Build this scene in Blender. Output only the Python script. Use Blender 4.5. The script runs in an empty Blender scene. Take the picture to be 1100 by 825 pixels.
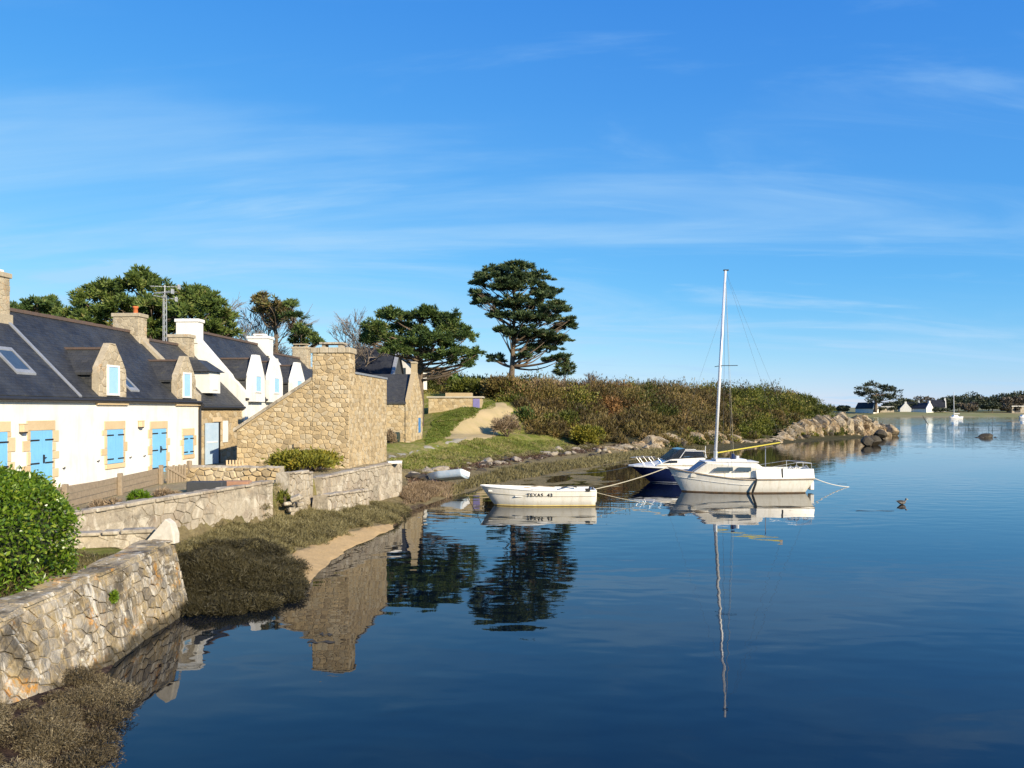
import bpy, bmesh, math, random
import numpy as np
from mathutils import Vector, Matrix, noise as mnoise

# ------------------------------------------------------------------ camera, sky, sun
F, CX, HY, CH = 826.0, 550.0, 440.0, 4.2      # focal length in photo pixels, centre, horizon row, eye height
scn = bpy.context.scene
COL = scn.collection
cam = bpy.data.cameras.new('camera'); camo = bpy.data.objects.new('camera', cam); COL.objects.link(camo)
camo.location = (0, 0, CH); camo.rotation_euler = (math.pi / 2, 0, 0)
cam.sensor_width = 36.0; cam.lens = 36.0 * F / 1100.0
cam.shift_y = (HY - 412.5) / 1100.0
cam.clip_start = 0.1; cam.clip_end = 6000
scn.camera = camo

SUN_EL, SUN_AZ = math.radians(23), math.radians(137)     # azimuth clockwise from +Y
SDIR = Vector((math.sin(SUN_AZ) * math.cos(SUN_EL), math.cos(SUN_AZ) * math.cos(SUN_EL), math.sin(SUN_EL)))
sun = bpy.data.lights.new('sun', 'SUN'); suno = bpy.data.objects.new('sun', sun); COL.objects.link(suno)
sun.energy = 5.0; sun.angle = math.radians(0.5); sun.color = (1.0, 0.87, 0.66)
suno.rotation_euler = SDIR.to_track_quat('Z', 'Y').to_euler(); suno.location = (30, -20, 40)

world = bpy.data.worlds.new('World'); scn.world = world; world.use_nodes = True
nt = world.node_tree; N = nt.nodes; L = nt.links
for n in list(N): N.remove(n)
out = N.new('ShaderNodeOutputWorld'); bg = N.new('ShaderNodeBackground'); bg.inputs[1].default_value = 0.10
sky = N.new('ShaderNodeTexSky'); sky.sky_type = 'NISHITA'; sky.sun_disc = False
sky.sun_elevation = SUN_EL; sky.sun_rotation = SUN_AZ; sky.air_density = 1.0; sky.dust_density = 0.0; sky.ozone_density = 4.0
tc = N.new('ShaderNodeTexCoord'); sep = N.new('ShaderNodeSeparateXYZ'); L.new(tc.outputs['Generated'], sep.inputs[0])
def wmath(op, a, b):
    n = N.new('ShaderNodeMath'); n.operation = op
    for i, v in enumerate((a, b)):
        if isinstance(v, (int, float)): n.inputs[i].default_value = v
        else: L.new(v, n.inputs[i])
    return n.outputs[0]
zc = wmath('ADD', wmath('MAXIMUM', sep.outputs[2], 0.0), 0.14)
comb = N.new('ShaderNodeCombineXYZ'); L.new(wmath('DIVIDE', sep.outputs[0], zc), comb.inputs[0]); L.new(wmath('DIVIDE', sep.outputs[1], zc), comb.inputs[1])
def cloud_layer(rotz, sx, sy, scale, detail, dist, lo, hi, loc):
    mp = N.new('ShaderNodeMapping'); mp.inputs['Rotation'].default_value = (0, 0, rotz); mp.inputs['Scale'].default_value = (sx, sy, 1); mp.inputs['Location'].default_value = loc
    L.new(comb.outputs[0], mp.inputs[0])
    nz = N.new('ShaderNodeTexNoise'); nz.inputs['Scale'].default_value = scale; nz.inputs['Detail'].default_value = detail; nz.inputs['Roughness'].default_value = 0.58; nz.inputs['Distortion'].default_value = dist
    L.new(mp.outputs[0], nz.inputs[0])
    mr = N.new('ShaderNodeMapRange'); mr.interpolation_type = 'SMOOTHSTEP'; mr.inputs[1].default_value = lo; mr.inputs[2].default_value = hi
    L.new(nz.outputs[0], mr.inputs[0]); return mr.outputs[0]
srgb = N.new('ShaderNodeSeparateColor'); L.new(sky.outputs[0], srgb.inputs[0])
crgb = N.new('ShaderNodeCombineColor')            # the deep, saturated blue of this clear winter sky
L.new(wmath('MULTIPLY', wmath('POWER', srgb.outputs[0], 1.42), 0.35), crgb.inputs[0]); L.new(wmath('MULTIPLY', wmath('POWER', srgb.outputs[1], 0.80), 1.2), crgb.inputs[1]); L.new(wmath('MULTIPLY', wmath('POWER', srgb.outputs[2], 0.33), 3.65), crgb.inputs[2])
c1 = cloud_layer(0.95, 0.45, 1.5, 0.8, 7, 0.9, 0.43, 0.78, (1.9, 5.3, 0))
c2 = cloud_layer(-1.05, 0.5, 1.7, 1.2, 8, 1.2, 0.52, 0.82, (2.1, 7.2, 0))
c3 = cloud_layer(-0.3, 0.5, 0.9, 0.30, 2, 0.4, 0.36, 0.70, (7.7, 3.0, 0))
cl = wmath('ADD', wmath('MULTIPLY', c1, 0.60), wmath('ADD', wmath('MULTIPLY', c2, 0.58), wmath('MULTIPLY', c3, 0.10)))
lowz = wmath('MAXIMUM', wmath('SUBTRACT', 1.95, wmath('MULTIPLY', sep.outputs[2], 3.9)), 0.5)
cl = wmath('MINIMUM', wmath('MULTIPLY', cl, lowz), 0.62)
mx = N.new('ShaderNodeMix'); mx.data_type = 'RGBA'; L.new(cl, mx.inputs[0]); L.new(crgb.outputs[0], mx.inputs[6]); mx.inputs[7].default_value = (3.1, 4.9, 6.7, 1)
L.new(mx.outputs[2], bg.inputs[0]); L.new(bg.outputs[0], out.inputs[0])

scn.view_settings.view_transform = 'Standard'; scn.view_settings.look = 'None'
scn.view_settings.exposure = 0.55; scn.view_settings.gamma = 1.0
try: scn.view_settings.use_curve_mapping = False
except Exception: pass
scn.render.engine = 'CYCLES'; scn.cycles.use_denoising = True
scn.cycles.max_bounces = 8; scn.cycles.diffuse_bounces = 3; scn.cycles.glossy_bounces = 4; scn.cycles.transparent_max_bounces = 8
scn.cycles.caustics_reflective = False; scn.cycles.caustics_refractive = False

# ------------------------------------------------------------------ pixel geometry
def P(px, py, d):                      # photo pixel at distance d
    return Vector(((px - CX) / F * d, d, CH - (py - HY) / F * d))
def G(px, py, z=0.0):                  # photo pixel on the level z
    return P(px, py, (CH - z) * F / (py - HY))

# ------------------------------------------------------------------ object helpers
def tag(o, label=None, cat=None, group=None, kind=None):
    if label: o['label'] = label
    if cat: o['category'] = cat
    if group: o['group'] = group
    if kind: o['kind'] = kind
    return o
def thing(name, label, cat, loc=(0, 0, 0), rotz=0.0, group=None):
    o = bpy.data.objects.new(name, None); COL.objects.link(o)
    o.empty_display_size = 0.2
    o.location = loc; o.rotation_euler = (0, 0, rotz)
    return tag(o, label, cat, group)
def link(name, me, parent=None):
    o = bpy.data.objects.new(name, me); COL.objects.link(o)
    if parent: o.parent = parent
    return o
class MB:
    def __init__(s): s.v = []; s.f = []; s.t = []; s.tint = 0.5
    def add(s, vs, fs):
        b = len(s.v); s.v += [tuple(v) for v in vs]; s.t += [s.tint] * len(vs)
        s.f += [tuple(b + i for i in f) for f in fs]; return s
    def box(s, x0, x1, y0, y1, z0, z1, M=None):
        vs = [Vector((x, y, z)) for z in (z0, z1) for y in (y0, y1) for x in (x0, x1)]
        if M: vs = [M @ v for v in vs]
        return s.add(vs, [(0, 2, 3, 1), (4, 5, 7, 6), (0, 1, 5, 4), (2, 6, 7, 3), (0, 4, 6, 2), (1, 3, 7, 5)])
    def tube(s, pts, rad, sides=6, cap=True):
        pts = [Vector(p) for p in pts]; n = len(pts)
        if isinstance(rad, (int, float)): rad = [rad] * n
        vs = []; prev = None
        for i, p in enumerate(pts):
            t = (pts[min(i + 1, n - 1)] - pts[max(i - 1, 0)])
            if t.length < 1e-9: t = Vector((0, 0, 1))
            t.normalize()
            if prev is None:
                a = t.orthogonal().normalized()
            else:
                a = (prev - t * prev.dot(t))
                a = a.normalized() if a.length > 1e-6 else t.orthogonal().normalized()
            prev = a; b = t.cross(a)
            for k in range(sides):
                an = 2 * math.pi * k / sides
                vs.append(p + (a * math.cos(an) + b * math.sin(an)) * rad[i])
        fs = [(i * sides + k, i * sides + (k + 1) % sides, (i + 1) * sides + (k + 1) % sides, (i + 1) * sides + k) for i in range(n - 1) for k in range(sides)]
        if cap: fs += [tuple(range(sides - 1, -1, -1)), tuple(range((n - 1) * sides, n * sides))]
        return s.add(vs, fs)
    def prism(s, poly, a, b, axis='y'):           # poly of 2D points extruded between a and b
        def m(p, t): return {'y': (p[0], t, p[1]), 'x': (t, p[0], p[1]), 'z': (p[0], p[1], t)}[axis]
        n = len(poly); vs = [m(p, a) for p in poly] + [m(p, b) for p in poly]
        return s.add(vs, [tuple(range(n)), tuple(range(2 * n - 1, n - 1, -1))] + [(i, i + n, (i + 1) % n + n, (i + 1) % n) for i in range(n)])
    def build(s, name, m, parent=None, smooth=False, bevel=0.0, fix=True):
        me = bpy.data.meshes.new(name); me.from_pydata(s.v, [], s.f)
        at = me.attributes.new('tint', 'FLOAT', 'POINT'); at.data.foreach_set('value', s.t)
        if fix or bevel:
            bm = bmesh.new(); bm.from_mesh(me)
            if bevel: bmesh.ops.bevel(bm, geom=bm.edges[:], offset=bevel, segments=1, affect='EDGES', clamp_overlap=True)
            bmesh.ops.recalc_face_normals(bm, faces=bm.faces[:]); bm.to_mesh(me); bm.free()
        if smooth: me.polygons.foreach_set('use_smooth', [True] * len(me.polygons))
        me.materials.append(m); me.update()
        return link(name, me, parent)

# ------------------------------------------------------------------ materials
def newmat(name):
    m = bpy.data.materials.new(name); m.use_nodes = True
    nt = m.node_tree; return m, nt, nt.nodes, nt.links, nt.nodes['Principled BSDF']
def nmap(nt, sock, a, b, c=0.0, d=1.0):
    n = nt.nodes.new('ShaderNodeMapRange'); n.inputs[1].default_value = a; n.inputs[2].default_value = b; n.inputs[3].default_value = c; n.inputs[4].default_value = d
    nt.links.new(sock, n.inputs[0]); return n.outputs[0]
def nnoise(nt, co, scale, detail=5, rough=0.55, dist=0.0):
    n = nt.nodes.new('ShaderNodeTexNoise'); n.inputs['Scale'].default_value = scale; n.inputs['Detail'].default_value = detail; n.inputs['Roughness'].default_value = rough; n.inputs['Distortion'].default_value = dist
    nt.links.new(co, n.inputs[0]); return n.outputs[0]
def nmix(nt, fac, a, b, mode='MIX'):
    n = nt.nodes.new('ShaderNodeMix'); n.data_type = 'RGBA'; n.blend_type = mode
    for i, v in ((0, fac), (6, a), (7, b)):
        if isinstance(v, (int, float)): n.inputs[i].default_value = v
        elif isinstance(v, tuple): n.inputs[i].default_value = (*v[:3], 1)
        else: nt.links.new(v, n.inputs[i])
    return n.outputs[2]
def nmul(nt, a, b, op='MULTIPLY'):
    n = nt.nodes.new('ShaderNodeMath'); n.operation = op
    for i, v in enumerate((a, b)):
        if isinstance(v, (int, float)): n.inputs[i].default_value = v
        else: nt.links.new(v, n.inputs[i])
    return n.outputs[0]
def nramp(nt, fac, stops):
    n = nt.nodes.new('ShaderNodeValToRGB'); e = n.color_ramp.elements
    while len(e) < len(stops): e.new(0.5)
    for k, (p, c) in enumerate(stops): e[k].position = p; e[k].color = (*c, 1)
    nt.links.new(fac, n.inputs[0]); return n.outputs[0]
def ncoord(nt, kind='Object'): return nt.nodes.new('ShaderNodeTexCoord').outputs[kind]
def npos(nt): return nt.nodes.new('ShaderNodeNewGeometry').outputs['Position']
def nattr(nt, name, out='Fac'):
    n = nt.nodes.new('ShaderNodeAttribute'); n.attribute_name = name; return n.outputs[out]
def nbump(nt, bsdf, h, strength, dist):
    n = nt.nodes.new('ShaderNodeBump'); n.inputs['Strength'].default_value = strength; n.inputs['Distance'].default_value = dist
    nt.links.new(h, n.inputs['Height']); nt.links.new(n.outputs[0], bsdf.inputs['Normal'])

def plain(name, c1, c2=None, scale=6.0, rough=0.6, bump=0.0, metal=0.0, spec=0.4, detail=6, lo=0.35, hi=0.68, streak=None):
    m, nt, N, L, b = newmat(name); co = npos(nt)
    n = nnoise(nt, co, scale, detail, 0.62, 0.4)
    col = nmix(nt, nmap(nt, n, lo, hi), c1, c2 if c2 else tuple(x * 0.82 for x in c1))
    if streak:
        mp = N.new('ShaderNodeMapping'); mp.inputs['Scale'].default_value = (1, 1, 0.12); L.new(co, mp.inputs[0])
        col = nmix(nt, nmap(nt, nnoise(nt, mp.outputs[0], streak[0], 7, 0.7, 0.3), 0.50, 0.75, 0, streak[1]), col, streak[2])
    L.new(col, b.inputs['Base Color']); b.inputs['Roughness'].default_value = rough; b.inputs['Metallic'].default_value = metal
    b.inputs['Specular IOR Level'].default_value = spec
    if bump: nbump(nt, b, nnoise(nt, co, scale * 3, 6, 0.65), 0.6, bump)
    return m
def stone(name, ramp, relief=0.0, ochre=0.0, tide=0.0, grime=(0.10, 0.09, 0.075), grime_amt=0.45, lichen=0.0, white=0.0, dark=0.0, bump=0.02, fine=14.0):
    m, nt, N, L, b = newmat(name); co = npos(nt)
    t = nattr(nt, 'tint')
    fac = nmul(nt, t, nmap(nt, nnoise(nt, co, 2.3, 5), 0.3, 0.7, -0.22, 0.22), 'ADD')
    col = nramp(nt, fac, [(i / (len(ramp) - 1), c) for i, c in enumerate(ramp)])
    g = nnoise(nt, co, fine, 7, 0.7, 0.3)
    col = nmix(nt, nmap(nt, g, 0.42, 0.78, 0, grime_amt), col, grime)
    sp = nnoise(nt, co, fine * 4, 3, 0.7)
    col = nmix(nt, nmap(nt, sp, 0.55, 0.75, 0, 0.35), col, tuple(min(1, x * 1.6) for x in ramp[-1]))
    if ochre: col = nmix(nt, nmap(nt, nnoise(nt, co, 3.6, 8, 0.7, 0.8), 0.46, 0.60, 0, ochre), col, (0.44, 0.31, 0.12))
    if dark:
        col = nmix(nt, nmap(nt, nnoise(nt, co, 1.5, 8, 0.72, 0.6), 0.50, 0.64, 0, dark), col, (0.035, 0.032, 0.028))
    if white:
        mp = N.new('ShaderNodeMapping'); mp.inputs['Scale'].default_value = (1, 1, 0.5); L.new(co, mp.inputs[0])
        col = nmix(nt, nmap(nt, nnoise(nt, mp.outputs[0], 2.6, 9, 0.68, 1.2), 0.54, 0.61, 0, white), col, (0.66, 0.60, 0.49))
    if lichen:
        l = nmul(nt, nmap(nt, nnoise(nt, co, 1.9, 4, 0.5, 0.3), 0.57, 0.66), nmap(nt, nnoise(nt, co, 9.0, 6, 0.7), 0.46, 0.60))
        col = nmix(nt, nmul(nt, l, lichen), col, (0.56, 0.25, 0.03))
    if tide:
        sz = N.new('ShaderNodeSeparateXYZ'); L.new(co, sz.inputs[0]); zz = nmul(nt, sz.outputs[2], nmap(nt, nnoise(nt, co, 2.5, 6, 0.65), 0.3, 0.7, -0.13, 0.13), 'ADD')
        col = nmix(nt, nmap(nt, zz, tide * 0.55, tide, 0.85, 0), col, (0.055, 0.045, 0.026))
    L.new(col, b.inputs['Base Color']); b.inputs['Roughness'].default_value = 0.9; b.inputs['Specular IOR Level'].default_value = 0.2
    hgt = nmul(nt, g, nmul(nt, sp, 0.4), 'ADD')
    if relief: hgt = nmul(nt, hgt, nmul(nt, nnoise(nt, co, 4.0, 4, 0.6, 0.5), relief), 'ADD')
    nbump(nt, b, hgt, 0.8, bump)
    return m
def foliage(name, stops, rough=0.55, trans=0.25, spec=0.25):
    m, nt, N, L, b = newmat(name)
    col = nramp(nt, nattr(nt, 'tint'), stops)
    L.new(col, b.inputs['Base Color']); b.inputs['Roughness'].default_value = rough; b.inputs['Specular IOR Level'].default_value = spec
    tr = N.new('ShaderNodeBsdfTranslucent'); L.new(nmix(nt, 1.0, col, (1.0, 1.0, 0.55), 'MULTIPLY'), tr.inputs[0])
    ms = N.new('ShaderNodeMixShader'); ms.inputs[0].default_value = trans
    L.new(b.outputs[0], ms.inputs[1]); L.new(tr.outputs[0], ms.inputs[2]); L.new(ms.outputs[0], N['Material Output'].inputs[0])
    return m
def slate(name, c1=(0.020, 0.022, 0.026), c2=(0.036, 0.038, 0.042), moss=0.12, spec=0.3):
    m, nt, N, L, b = newmat(name); co = ncoord(nt, 'UV')
    br = N.new('ShaderNodeTexBrick'); br.offset = 0.5; br.inputs['Scale'].default_value = 1.0
    br.inputs['Brick Width'].default_value = 0.22; br.inputs['Row Height'].default_value = 0.13; br.inputs['Mortar Size'].default_value = 0.006; br.inputs['Mortar Smooth'].default_value = 0.3; br.inputs['Bias'].default_value = 0.0
    br.inputs['Color1'].default_value = (*c1, 1); br.inputs['Color2'].default_value = (*c2, 1); br.inputs['Mortar'].default_value = (0.018, 0.019, 0.022, 1)
    L.new(co, br.inputs['Vector'])
    po = npos(nt)
    col = nmix(nt, nmap(nt, nnoise(nt, po, 0.9, 7, 0.65), 0.42, 0.72, 0, 0.75), br.outputs[0], (0.060, 0.063, 0.066))
    col = nmix(nt, nmap(nt, nnoise(nt, po, 2.8, 7, 0.7), 0.58, 0.72, 0, moss * 4), col, (0.10, 0.095, 0.06))
    L.new(col, b.inputs['Base Color']); b.inputs['Specular IOR Level'].default_value = spec
    L.new(nmap(nt, nnoise(nt, po, 5, 4), 0.3, 0.7, 0.45, 0.7), b.inputs['Roughness'])
    sv = N.new('ShaderNodeSeparateXYZ'); L.new(co, sv.inputs[0])
    saw = nmul(nt, nmul(nt, sv.outputs[1], 1 / 0.13), 0.0, 'ADD'); fr = N.new('ShaderNodeMath'); fr.operation = 'FRACT'; L.new(saw, fr.inputs[0])
    h = nmul(nt, nmul(nt, fr.outputs[0], -0.6), nmul(nt, br.outputs[1], -0.5), 'ADD')
    h = nmul(nt, h, nmul(nt, nnoise(nt, po, 6, 3), 0.8), 'ADD')
    nbump(nt, b, h, 0.7, 0.02)
    return m

GRAN = [(0.30, 0.23, 0.135), (0.44, 0.33, 0.185), (0.54, 0.41, 0.23), (0.42, 0.345, 0.23), (0.58, 0.475, 0.31)]
MAT = dict(
    white_wall=plain('white_limewash', (0.82, 0.80, 0.75), (0.72, 0.69, 0.62), scale=1.2, rough=0.85, bump=0.004, spec=0.2, streak=(2.2, 0.55, (0.52, 0.48, 0.40))),
    mortar=plain('lime_mortar', (0.46, 0.36, 0.22), (0.38, 0.30, 0.18), scale=9, rough=0.95, bump=0.01, spec=0.1),
    mortar_grey=stone('grey_mortar', relief=1.8, ramp=[(0.34, 0.28, 0.21), (0.42, 0.36, 0.27), (0.47, 0.40, 0.30)], grime_amt=0.5, white=0.5, dark=0.5, bump=0.025, fine=10),
    mortar_pale=stone('pale_pointing', [(0.32, 0.265, 0.18), (0.41, 0.34, 0.235), (0.45, 0.38, 0.27)], relief=3.0, ochre=0.5, tide=0.24, grime_amt=0.5, lichen=0.7, white=0.8, dark=0.8, bump=0.03, fine=9),
    granite=stone('warm_granite', GRAN, grime_amt=0.28, bump=0.012),
    dressed=stone('dressed_granite', [(0.55, 0.41, 0.24), (0.62, 0.48, 0.30), (0.66, 0.50, 0.30)], grime_amt=0.15, bump=0.006),
    chimney=stone('lichened_granite', [(0.34, 0.28, 0.19), (0.44, 0.37, 0.26), (0.5, 0.42, 0.29)], grime_amt=0.45, lichen=0.35, white=0.25, bump=0.012),
    sea_stone=stone('lichened_sea_stone', [(0.20, 0.165, 0.12), (0.31, 0.255, 0.18), (0.43, 0.35, 0.24), (0.30, 0.265, 0.21), (0.46, 0.40, 0.31)], relief=3.0, ochre=0.5, tide=0.24, grime_amt=0.55, lichen=0.85, white=0.8, dark=0.8, bump=0.03, fine=9),
    garden_stone=stone('garden_wall_stone', relief=1.8, ramp=[(0.34, 0.28, 0.21), (0.42, 0.36, 0.27), (0.47, 0.40, 0.30)], grime_amt=0.45, lichen=0.12, white=0.5, dark=0.45, bump=0.02, fine=11),
    rock=stone('pale_granite_rock', [(0.27, 0.225, 0.17), (0.37, 0.315, 0.24), (0.31, 0.26, 0.2)], grime_amt=0.6, white=0.3, dark=0.5, bump=0.05, fine=5),
    cliff=stone('ochre_granite_rock', [(0.34, 0.22, 0.11), (0.42, 0.31, 0.18), (0.46, 0.38, 0.26), (0.36, 0.25, 0.13)], grime_amt=0.6, white=0.25, dark=0.75, bump=0.2, fine=1.8),
    wrack_rock=plain('weed_dark_rock', (0.035, 0.028, 0.02), (0.07, 0.055, 0.03), scale=4, rough=0.7, bump=0.03),
    slate=slate('slate_roof'), slate_old=slate('old_slate', (0.036, 0.037, 0.038), (0.062, 0.060, 0.056), 0.2), slate_navy=slate('navy_slate', (0.018, 0.021, 0.032), (0.028, 0.031, 0.042), 0.03, 0.12),
    ridge=plain('ridge_tile', (0.13, 0.085, 0.065), (0.09, 0.07, 0.06), scale=5, rough=0.8),
    zinc=plain('zinc', (0.36, 0.37, 0.38), (0.28, 0.29, 0.3), scale=5, rough=0.5, metal=0.3),
    gutter=plain('dark_gutter', (0.03, 0.03, 0.033), None, scale=5, rough=0.5),
    blue=plain('sky_blue_paint', (0.20, 0.50, 0.78), (0.18, 0.45, 0.72), scale=3, rough=0.55, bump=0.002),
    pale_blue=plain('pale_blue_paint', (0.36, 0.60, 0.80), (0.32, 0.55, 0.76), scale=3, rough=0.55),
    blue2=plain('deep_blue_paint', (0.07, 0.23, 0.50), None, scale=3, rough=0.55),
    purple=plain('violet_paint', (0.21, 0.19, 0.42), None, scale=3, rough=0.6),
    iron=plain('black_iron', (0.02, 0.02, 0.022), None, scale=5, rough=0.5),
    white_paint=plain('white_paint', (0.80, 0.79, 0.76), (0.74, 0.73, 0.70), scale=3, rough=0.5),
    glass=plain('window_glass', (0.05, 0.07, 0.09), None, scale=3, rough=0.06, spec=0.9),
    terracotta=plain('terracotta', (0.62, 0.17, 0.05), (0.5, 0.14, 0.05), scale=7, rough=0.8),
    gelcoat=plain('cream_gelcoat', (0.80, 0.77, 0.70), (0.74, 0.70, 0.61), scale=1.6, rough=0.32, spec=0.5, streak=(5.0, 0.6, (0.50, 0.42, 0.28))),
    deckwhite=plain('deck_white', (0.78, 0.76, 0.71), (0.70, 0.67, 0.61), scale=2.5, rough=0.5),
    algae=plain('waterline_weed', (0.10, 0.055, 0.022), (0.05, 0.035, 0.02), scale=6, rough=0.8),
    scum=plain('waterline_yellow', (0.55, 0.43, 0.16), (0.42, 0.32, 0.12), scale=5, rough=0.7),
    navy=plain('navy_gelcoat', (0.010, 0.018, 0.075), None, scale=2, rough=0.18, spec=0.6),
    rubber=plain('black_rubber', (0.025, 0.025, 0.025), None, scale=6, rough=0.7),
    alu=plain('mast_aluminium', (0.78, 0.78, 0.78), (0.68, 0.68, 0.68), scale=3, rough=0.4, metal=0.15),
    steel=plain('steel_rail', (0.7, 0.7, 0.7), None, scale=5, rough=0.3, metal=0.7),
    wire=plain('rigging_wire', (0.10, 0.10, 0.10), None, scale=5, rough=0.5, metal=0.4),
    yellow=plain('yellow_spar', (0.75, 0.62, 0.08), (0.68, 0.55, 0.08), scale=4, rough=0.5),
    rope=plain('pale_rope', (0.52, 0.47, 0.35), (0.40, 0.36, 0.26), scale=30, rough=0.9),
    rope_white=plain('white_rope', (0.66, 0.64, 0.58), (0.5, 0.48, 0.42), scale=30, rough=0.9),
    tint_screen=plain('smoked_screen', (0.02, 0.025, 0.035), None, scale=3, rough=0.12, spec=0.8),
    greydeck=plain('grey_hatch', (0.22, 0.24, 0.29), (0.18, 0.2, 0.25), scale=4, rough=0.5),
    letter=plain('black_lettering', (0.015, 0.015, 0.015), None, scale=9, rough=0.6),
    tarp=plain('pale_blue_hull', (0.45, 0.60, 0.78), (0.62, 0.70, 0.80), scale=5, rough=0.4),
    wood=plain('weathered_wood', (0.34, 0.265, 0.18), (0.24, 0.185, 0.125), scale=12, rough=0.9, bump=0.004),
    plank=plain('slate_grey_board', (0.055, 0.058, 0.062), None, scale=9, rough=0.8),
    bark=plain('conifer_bark', (0.17, 0.125, 0.085), (0.09, 0.07, 0.05), scale=3, rough=0.95, bump=0.04),
    bark_pale=plain('pale_twig_bark', (0.30, 0.25, 0.20), (0.20, 0.16, 0.13), scale=3, rough=0.95),
    antenna=plain('galvanised_steel', (0.55, 0.55, 0.54), (0.42, 0.42, 0.42), scale=5, rough=0.5, metal=0.3),
)

# ------------------------------------------------------------------ terrain
def sstep(t): t = np.clip(t, 0, 1); return t * t * (3 - 2 * t)
_tab = np.random.RandomState(5).rand(256, 256)
def vnoise(x, y):
    x = np.asarray(x, float); y = np.asarray(y, float)
    xi = np.floor(x).astype(int); yi = np.floor(y).astype(int); fx = sstep(x - xi); fy = sstep(y - yi)
    g = lambda a, b: _tab[a % 256, b % 256]
    return (g(xi, yi) * (1 - fx) + g(xi + 1, yi) * fx) * (1 - fy) + (g(xi, yi + 1) * (1 - fx) + g(xi + 1, yi + 1) * fx) * fy
def fbm(x, y, o=4):
    s = 0; a = 0.5
    for k in range(o): s = s + a * vnoise(x * 2 ** k + 17.3 * k, y * 2 ** k + 9.1 * k); a *= 0.5
    return s
COAST = [(-4.8, 3), (-4.9, 8.6), (-5.45, 10.4), (-6.4, 12.0), (-6.65, 13), (-6.9, 16.1)] + [tuple(G(*p)[:2]) for p in
         ((232, 653), (285, 645), (322, 633), (331, 620), (350, 604), (375, 588), (402, 576), (428, 563), (436, 550), (462, 541), (493, 531), (525, 523),
          (560, 516), (600, 509), (640, 501), (680, 494), (720, 489.5), (765, 486), (800, 483), (835, 477.5), (870, 474.5), (905, 472.5), (930, 471), (948, 469))] + \
        [(64, 140), (50, 165), (20, 190), (-30, 205), (-90, 210), (-90, 3)]
WALLS = [(-7.35, 3), (-7.35, 16.0), (-9.9, 16.6), (-7.75, 24.4), (-7.2, 26.5), (-6.75, 28.5), (-5.5, 34.4), (-6.5, 36.5), (-6.5, 42), (-90, 42), (-90, 3)]
def pdist(poly, x, y, closed=True):
    d = np.full(np.shape(x), 1e9); n = len(poly); ins = np.zeros(np.shape(x), bool)
    for i in range(n if closed else n - 1):
        (ax, ay), (bx, by) = poly[i], poly[(i + 1) % n]
        dx, dy = bx - ax, by - ay
        t = np.clip(((x - ax) * dx + (y - ay) * dy) / (dx * dx + dy * dy + 1e-12), 0, 1)
        d = np.minimum(d, np.hypot(x - ax - t * dx, y - ay - t * dy))
        if abs(by - ay) > 1e-9:
            ins ^= ((ay > y) != (by > y)) & (x < (bx - ax) * (y - ay) / (by - ay) + ax)
    return np.where(ins, d, -d)
def H(x, y, rough=True):
    x = np.asarray(x, float); y = np.asarray(y, float)
    s = pdist(COAST, x, y) + (fbm(x * 0.35, y * 0.35, 3) - 0.45) * 1.1 * np.clip((y - 30) / 20, 0, 1)
    t = pdist(WALLS, x, y)
    hl = np.interp(s, [-12, -3, 0, 4, 9, 11.5, 19, 30, 40, 62, 90], [-2.5, -0.8, 0, 0.32, 0.75, 1.75, 2.5, 4.5, 5.7, 6.3, 6.5])
    hl = np.maximum(hl, np.interp(y, [62, 72, 84, 96, 130], [2.4, 4.0, 5.5, 6.1, 6.3]) * sstep((s - 9) / 9))
    hr = np.interp(s, [-12, -3, 0, 2.5, 4.5, 6.5, 10, 15, 24, 40], [-2.5, -0.8, 0, 0.3, 0.9, 2.3, 4.2, 5.9, 6.2, 6.3])
    w = sstep((x - 6) / 16); hill = hl * (1 - w) + hr * w
    tip = 1 - 0.5 * sstep((x - 49) / 16)
    hill = np.where(hill > 0, hill * tip, hill)
    left = 1.75 + 5.6 * sstep((y - 60) / 42)
    b = sstep((x + 10.5) / 7.0) * sstep((y - 34) / 8)
    terrace = 1.30 + 0.45 * sstep((-10.3 - x) / 3.0) + 0 * y
    terrace = np.where(y > 17.5, 1.75, terrace)
    bank = np.interp(s, [-12, -3, 0, 1.2, 3.0, 6], [-2.5, -0.7, 0, 0.35, 0.75, 0.95])
    low = np.where(t > 0, terrace, np.where(t > -0.2, bank + (terrace - bank) * (t + 0.2) / 0.2, bank))
    low = np.where(y > 42, left, low)
    h = low * (1 - b) + np.where(y > 36, hill, bank) * b
    h = np.where((s < 0), np.minimum(h, hl), h)
    if rough:
        h = h + (fbm(x * 1.3, y * 1.3, 4) - 0.47) * 0.22 * np.clip(s / 3, 0.05, 1) * (t < -0.1) + (fbm(x * .2, y * .2, 3) - .45) * 1.1 * np.clip((s - 14) / 10, 0, 1) * (y > 46)
    return h
def h1(x, y): return float(H(np.array([x]), np.array([y]))[0])
def ground_hit(px, py, d0=8.0, d1=260.0):          # where the sight line through a pixel meets the ground
    d = np.concatenate([np.arange(d0, 60, 0.1), np.arange(60, d1, 0.25)])
    x = (px - CX) / F * d; z = CH - (py - HY) / F * d
    hh = np.maximum(H(x, d), 0.0); k = np.nonzero(hh >= z)[0]
    i = k[0] if len(k) else len(d) - 1
    return Vector((x[i], d[i], max(hh[i], 0)))

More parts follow.
